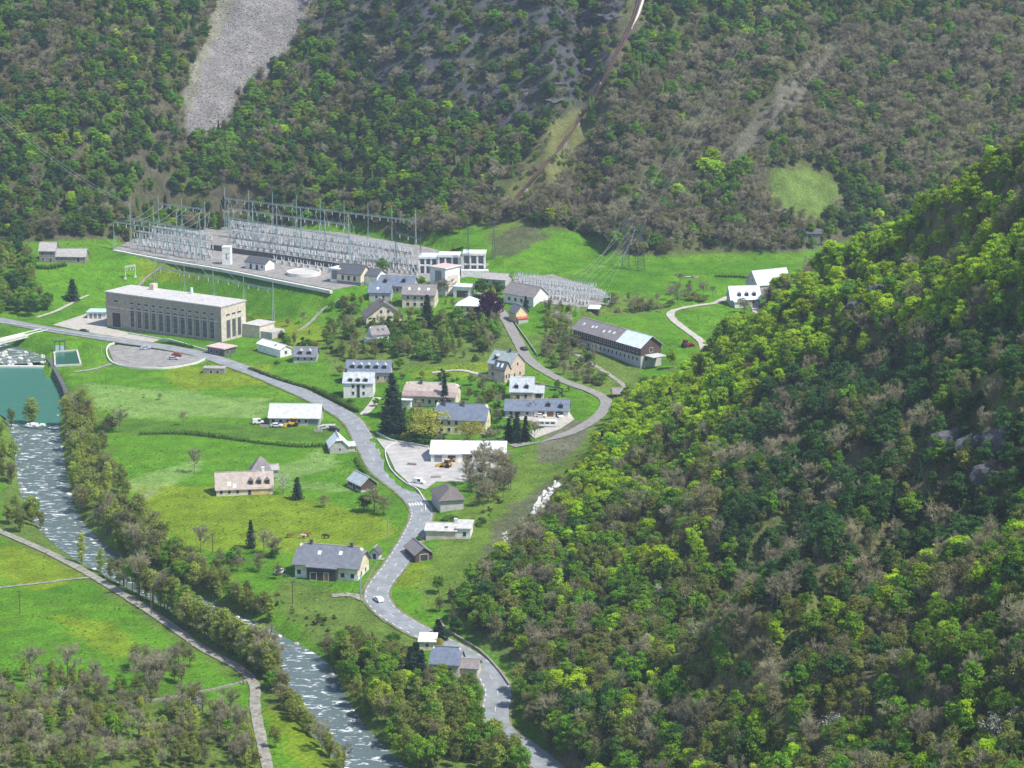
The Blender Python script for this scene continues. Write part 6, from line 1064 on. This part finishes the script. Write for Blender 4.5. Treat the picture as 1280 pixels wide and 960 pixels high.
belt([(-120,330),(0,315),(0,392),(-120,385)], 50, {'fresh': 2, 'dark': 2, 'olive': 1}, 6, 10, 'farm')
belt([(490,462),(600,470),(650,470),(660,520),(640,556),(560,556),(500,552),(480,520)], 60, {'bush': 3, 'olive': 1.6, 'river': 1.4, 'bare': 1}, 1.8, 5, 'village grove')
belt([(420,362),(560,380),(640,395),(650,440),(600,455),(430,450),(405,410)], 60, {'bush': 2.4, 'olive': 1.6, 'river': 1.8, 'fresh': 1.4}, 2.2, 6.5, 'village grove')
belt([(690,480),(730,492),(735,505),(700,515),(680,500)], 8, {'bush': 2, 'olive': 1}, 1.5, 3, 'village grove')
def clear(x_, y_, H, k_):
    for fx, fy, hw, c_, s_, a_, b_, pa, pb, pw in FOOT:
        dx, dy = x_ - fx, y_ - fy
        if abs(dx) > 40 or abs(dy) > 60: continue
        if abs(dx * c_ + dy * s_) < a_ + .16 * H and abs(-dx * s_ + dy * c_) < b_ + .16 * H: return False
        if pa and H > 3 and -b_ - 22 < dy < 0 and abs(proj(x_, y_, float(zs(x_, y_)))[0] - pa) < pw + 6 and random.random() < .4: return False
    return True
POP = [t for t in POP if t[6] in ('near', 'far') or clear(t[1], t[2], t[4], t[0])]
for (fx, fy, *_r) in FOOT: pass
# choose the individuals that show largest; the rest become woods
LOOK = {'fresh': 'fresh green tree', 'lime': 'lime-green tree', 'dark': 'deep green tree', 'olive': 'olive half-leafed tree', 'bud': 'brownish budding tree', 'bare': 'bare grey-brown tree', 'conifer': 'dark pointed conifer', 'blossom': 'pale blossoming tree', 'river': 'yellow-green riverside tree', 'bush': 'round green bush', 'oliveb': 'low olive-brown bush', 'heath': 'low heathery bush', 'larch': 'slim light-green larch', 'yellow': 'spreading yellow-green tree'}
WHERE = {'near': 'in the woods of the steep right-hand slope', 'far': 'on the wooded far mountainside', 'river far bank': 'on the meadow-side river bank', 'river near bank': 'on the field-side river bank', 'track': 'between straight track and river', 'wedge': 'between river and road bend', 'scrub': 'in the scrub above the rapids', 'corner': 'in the lower left grove',
 'meadow trees': 'standing about the open meadows', 'farm': 'beside the stone farmhouse', 'village grove': 'in the village gardens', 'barn bank': 'below the long timber barn', 'upper field': 'at the edge of the upper meadow', 'shed': 'right of the white-roofed shed', 'slope foot': 'at the foot of the grassy slope', 'grass slope': 'scattered on the grassy slope'}
CAT2 = {'fresh': 'L', 'lime': 'L', 'dark': 'L', 'river': 'L', 'larch': 'C', 'conifer': 'C', 'olive': 'B', 'bud': 'B', 'bare': 'T', 'blossom': 'T', 'bush': 'S', 'oliveb': 'S', 'heath': 'S', 'yellow': 'L'}
COLS = [(700, 'above the road bend'), (790, 'left on the right slope'), (880, 'left of middle on the right slope'), (970, 'in the middle of the right slope'), (1060, 'right of middle on the right slope'), (1150, 'towards the right edge of the slope'), (1225, 'close to the right edge'), (9999, 'at the very right edge')]
def where(zone, x_, y_, z_):
    a, b = proj(x_, y_, z_)
    if zone == 'far': return WHERE[zone] + (', left of the scree' if a < 240 else ', above the substation' if a < 560 else ', near the pipe' if a < 780 else ', above the upper meadow' if a < 1000 else ', right end')
    if zone != 'near':
        lo, hi = ZX[zone]; t = (a - lo) / (hi - lo + 1e-6); return WHERE[zone] + ', ' + ('left end' if t < .17 else 'left part' if t < .33 else 'left of centre' if t < .5 else 'right of centre' if t < .67 else 'right part' if t < .83 else 'right end')
    c = next(t for l, t in COLS if a < l); d = b - np.interp(a, *SIL)
    return c + (', up by the ridge' if d < 90 else ', high up' if b < 480 else ', half-way up' if b < 620 else ', below half-way' if b < 740 else ', low down' if b < 850 else ', at the bottom edge')
def size_word(k_, H):
    if CAT2[k_] == 'S': return ''
    return 'small ' if H < 6.2 else 'towering ' if H > 10.4 else 'tall ' if H > 8.9 else ''
ZX = {}
for t in POP:
    if t[6] not in ('near', 'far'): a = proj(t[1], t[2], t[3])[0]; l, h = ZX.get(t[6], (a, a)); ZX[t[6]] = (min(l, a), max(h, a))
sizes = []
for i, t in enumerate(POP):
    a, b = proj(t[1], t[2], t[3]); inside = -10 < a < 1290 and -10 < b < 985
    sizes.append(t[4] / t[2] * (1 if t[5] and inside else 0) * (1.6 if t[6] not in ('near', 'far') else 1))
order = sorted(range(len(POP)), key=lambda i: -sizes[i]); cnt = {}; WOODS = {}
for i in order:
    k_, x_, y_, z_, H, v_, zone = POP[i]; c = CAT2[k_]
    if sizes[i] > 0 and cnt.get(c, 0) < 290:
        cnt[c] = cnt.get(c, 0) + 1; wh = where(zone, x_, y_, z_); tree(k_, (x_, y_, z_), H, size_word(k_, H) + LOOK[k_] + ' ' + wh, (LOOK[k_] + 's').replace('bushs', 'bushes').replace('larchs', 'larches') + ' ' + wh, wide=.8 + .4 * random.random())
    else: WOODS.setdefault(k_, []).append((x_, y_, z_ - .2, H / 10))
WN = {'fresh': ('green_woods', 'fresh green leafy woods covering the far and right-hand slopes'), 'lime': ('lime_green_woods', 'bright lime-green woods along the right-hand ridge'), 'dark': ('dark_green_woods', 'deep green woods of both slopes, painting shade into the right-hand gully'), 'olive': ('olive_woods', 'olive half-leafed woods spread over both slopes'), 'bud': ('budding_woods', 'brownish budding woods spread over both slopes'), 'bare': ('bare_woods', 'bare grey-brown woods on the far mountainside'),
 'heath': ('mountain_scrub', 'low dark scrub over the grey cliffs of the far mountainside'), 'oliveb': ('slope_scrub', 'low olive scrub on the open mountainside')}
def woods(kind, pts):
    nm, lab = WN.get(kind, (kind + '_woods', LOOK[kind] + 's scattered through the far woods')); me = bpy.data.meshes.new(nm); n = len(pts); me.vertices.add(n); A = np.array(pts); me.vertices.foreach_set('co', A[:, :3].astype(np.float32).ravel())
    rr = np.random.default_rng(n); wd = np.where(A[:, 1] > 1080, 1.05, .85) + .45 * rr.random(n)
    a1 = me.attributes.new('tree_scale', 'FLOAT_VECTOR', 'POINT'); a1.data.foreach_set('vector', np.stack([A[:, 3] * wd, A[:, 3] * wd, A[:, 3]], 1).astype(np.float32).ravel())
    a2 = me.attributes.new('tree_turn', 'FLOAT_VECTOR', 'POINT'); a2.data.foreach_set('vector', np.stack([rr.normal(size=n) * .05, rr.normal(size=n) * .05, rr.random(n) * 6.28], 1).astype(np.float32).ravel())
    a3 = me.attributes.new('tree_kind', 'INT', 'POINT'); vars_ = sorted(i for (k, i) in PROTO_OBJ if k == kind); a3.data.foreach_set('value', rr.integers(0, len(vars_), n).astype(np.int32))
    o = link(nm, me); tag(o, lab, 'woods', None, 'stuff')
    ng = bpy.data.node_groups.new(nm, 'GeometryNodeTree'); ng.interface.new_socket('Geometry', in_out='INPUT', socket_type='NodeSocketGeometry'); ng.interface.new_socket('Geometry', in_out='OUTPUT', socket_type='NodeSocketGeometry'); N = ng.nodes.new; L = ng.links.new
    gi, go = N('NodeGroupInput'), N('NodeGroupOutput'); jn = N('GeometryNodeJoinGeometry')
    for v in vars_:
        j = N('GeometryNodeJoinGeometry')
        for ob in PROTO_OBJ[(kind, v)]:
            oi = N('GeometryNodeObjectInfo'); oi.transform_space = 'ORIGINAL'; oi.inputs['Object'].default_value = ob; L(oi.outputs['Geometry'], j.inputs[0])
        g2 = N('GeometryNodeGeometryToInstance'); L(j.outputs[0], g2.inputs[0]); L(g2.outputs[0], jn.inputs[0])
    ip = N('GeometryNodeInstanceOnPoints'); ip.inputs['Pick Instance'].default_value = True; L(gi.outputs[0], ip.inputs['Points']); L(jn.outputs[0], ip.inputs['Instance'])
    for nme, typ, so in (('tree_scale', 'FLOAT_VECTOR', 'Scale'), ('tree_turn', 'FLOAT_VECTOR', 'Rotation'), ('tree_kind', 'INT', 'Instance Index')):
        na = N('GeometryNodeInputNamedAttribute'); na.data_type = typ; na.inputs['Name'].default_value = nme; L(na.outputs[0], ip.inputs[so])
    L(ip.outputs[0], go.inputs[0]); md = o.modifiers.new('woods', 'NODES'); md.node_group = ng
def ensure(kind, zone='far'):
    for i in range(len(PROTO[kind])):
        if (kind, i) not in PROTO_OBJ and WOODS.get(kind): p = WOODS[kind].pop(); tree(kind, p[:3], p[3] * 10, LOOK[kind] + ' ' + WHERE[zone], LOOK[kind] + 's ' + WHERE[zone], i)
for k_ in list(WOODS):
    ensure(k_)
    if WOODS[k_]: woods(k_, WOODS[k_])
print('trees', len(POP), cnt, {k: len(v) for k, v in WOODS.items()})
# ------------------------------------------------------------------ stones on the scree and grass tufts: past counting
def scatter(name, label, cat, pts, scales, meshes, mat_names):
    me = bpy.data.meshes.new(name); n = len(pts); A = np.array(pts); me.vertices.add(n); me.vertices.foreach_set('co', A.astype(np.float32).ravel()); rr = np.random.default_rng(n)
    a1 = me.attributes.new('piece_scale', 'FLOAT_VECTOR', 'POINT'); S = np.array(scales); a1.data.foreach_set('vector', np.stack([S * (.8 + .5 * rr.random(n)), S, S * (.7 + .5 * rr.random(n))], 1).astype(np.float32).ravel())
    a2 = me.attributes.new('piece_turn', 'FLOAT_VECTOR', 'POINT'); a2.data.foreach_set('vector', np.stack([rr.normal(size=n) * .15, rr.normal(size=n) * .15, rr.random(n) * 6.28], 1).astype(np.float32).ravel())
    o = link(name, me); tag(o, label, cat, None, 'stuff'); ng = bpy.data.node_groups.new(name, 'GeometryNodeTree'); ng.interface.new_socket('Geometry', in_out='INPUT', socket_type='NodeSocketGeometry'); ng.interface.new_socket('Geometry', in_out='OUTPUT', socket_type='NodeSocketGeometry'); N = ng.nodes.new; L = ng.links.new
    gi, go = N('NodeGroupInput'), N('NodeGroupOutput'); oi = N('GeometryNodeObjectInfo'); oi.transform_space = 'ORIGINAL'; oi.inputs['Object'].default_value = meshes
    oi.inputs['As Instance'].default_value = True; ip = N('GeometryNodeInstanceOnPoints'); L(gi.outputs[0], ip.inputs['Points']); L(oi.outputs['Geometry'], ip.inputs['Instance'])
    for nme, so in (('piece_scale', 'Scale'), ('piece_turn', 'Rotation')):
        na = N('GeometryNodeInputNamedAttribute'); na.data_type = 'FLOAT_VECTOR'; na.inputs['Name'].default_value = nme; L(na.outputs[0], ip.inputs[so])
    L(ip.outputs[0], go.inputs[0]); o.modifiers.new('scatter', 'NODES').node_group = ng; return o
mat('scree stone', (.21,.197,.185), .95, .35, .7)
sm = icos(1, 1, 77, .5, (1.2, .9, .7)); sm.materials.append(M('scree stone')); g = G(262, 150); st0 = link('scree_stone', sm, None, g); st0.scale = (1.1,) * 3; tag(st0, 'large grey stone at the foot of the scree', 'stone')
pts = []; scs = []; rr = random.Random(4)
while len(pts) < 5200:
    a, b = rr.uniform(228, 400), rr.uniform(-12, 185)
    if not inpoly(a, b, SCREE): continue
    p = G(a, b); pts.append((p.x, p.y, p.z)); scs.append(.14 + .45 * rr.random() ** 3)
scatter('scree_stones', 'loose grey stones covering the scree', 'stones', pts, scs, st0, None)
rt = np.random.default_rng(9); c = np.zeros((26, 3)); an = rt.random(26) * 6.28; ra = rt.random(26) * .55; c[:, 0] = np.cos(an) * ra; c[:, 1] = np.sin(an) * ra; c[:, 2] = .12 + rt.random(26) * .25; nn = np.stack([np.cos(an) * .7, np.sin(an) * .7, np.full(26, .7)], 1); V, F = leafquads(c, nn / np.linalg.norm(nn, axis=1)[:, None], .42, rt)
leaf_mat('tuft', (.20, .31, .045), .25, .03, .5)
g = G(300, 560); tf = link('grass_tuft', mesh_np('grass_tuft', V, F, 'tuft'), None, g); tag(tf, 'taller grass tuft in the middle of the meadow', 'grass')
pts = []; scs = []; r9 = np.random.default_rng(12); n9 = 60000; xx = r9.uniform(-260, 140, n9); yy = r9.uniform(470, 1250, n9); zz = zs(xx, yy); pa, pb = proj(xx, yy, zz); dens = fbm(xx / 18, yy / 18, 91); ok = (pa > -30) & (pa < 1100) & (pb < 990) & (samp(HILLN, xx, yy) < .9) & (samp(HILLF, xx, yy) < .9) & (samp(ROADALL, xx, yy) > 1.2) & (r9.random(n9) < smooth(.42, .7, dens) * .7 + .03)
ok &= segdist(xx, yy, rv)[0] > 6.5
for poly, z_ in PADS.values(): ok &= ~inpoly(xx, yy, poly)
for fx, fy, hw, c_, s_, a_, b_, *_r in FOOT: ok &= ~((np.abs((xx - fx) * c_ + (yy - fy) * s_) < a_ - .8) & (np.abs(-(xx - fx) * s_ + (yy - fy) * c_) < b_ - .8))
ok &= ~inpoly(pa, pb, [(-50,430),(104,430),(106,465),(90,500),(-50,540)])
scatter('grass_tufts', 'grass tufts and weeds standing out of the meadows', 'grass', np.stack([xx, yy, zz], 1)[ok], .3 + .5 * r9.random(int(ok.sum())), tf, None)
# ------------------------------------------------------------------ air
hz = MB().box(-352, -30, -14, 352, 1600, 330).build('haze', None); tag(hz, 'thin pale blue haze filling the valley air', 'haze', None, 'stuff')
hm = bpy.data.materials.new('haze'); hm.use_nodes = True; n = hm.node_tree
for q in list(n.nodes):
    if q.type == 'BSDF_PRINCIPLED': n.nodes.remove(q)
v = n.nodes.new('ShaderNodeVolumePrincipled'); v.inputs['Color'].default_value = (.72, .82, 1, 1); v.inputs['Density'].default_value = .00009; v.inputs['Anisotropy'].default_value = .2
n.links.new(v.outputs[0], n.nodes['Material Output'].inputs['Volume']); hz.data.materials.append(hm)
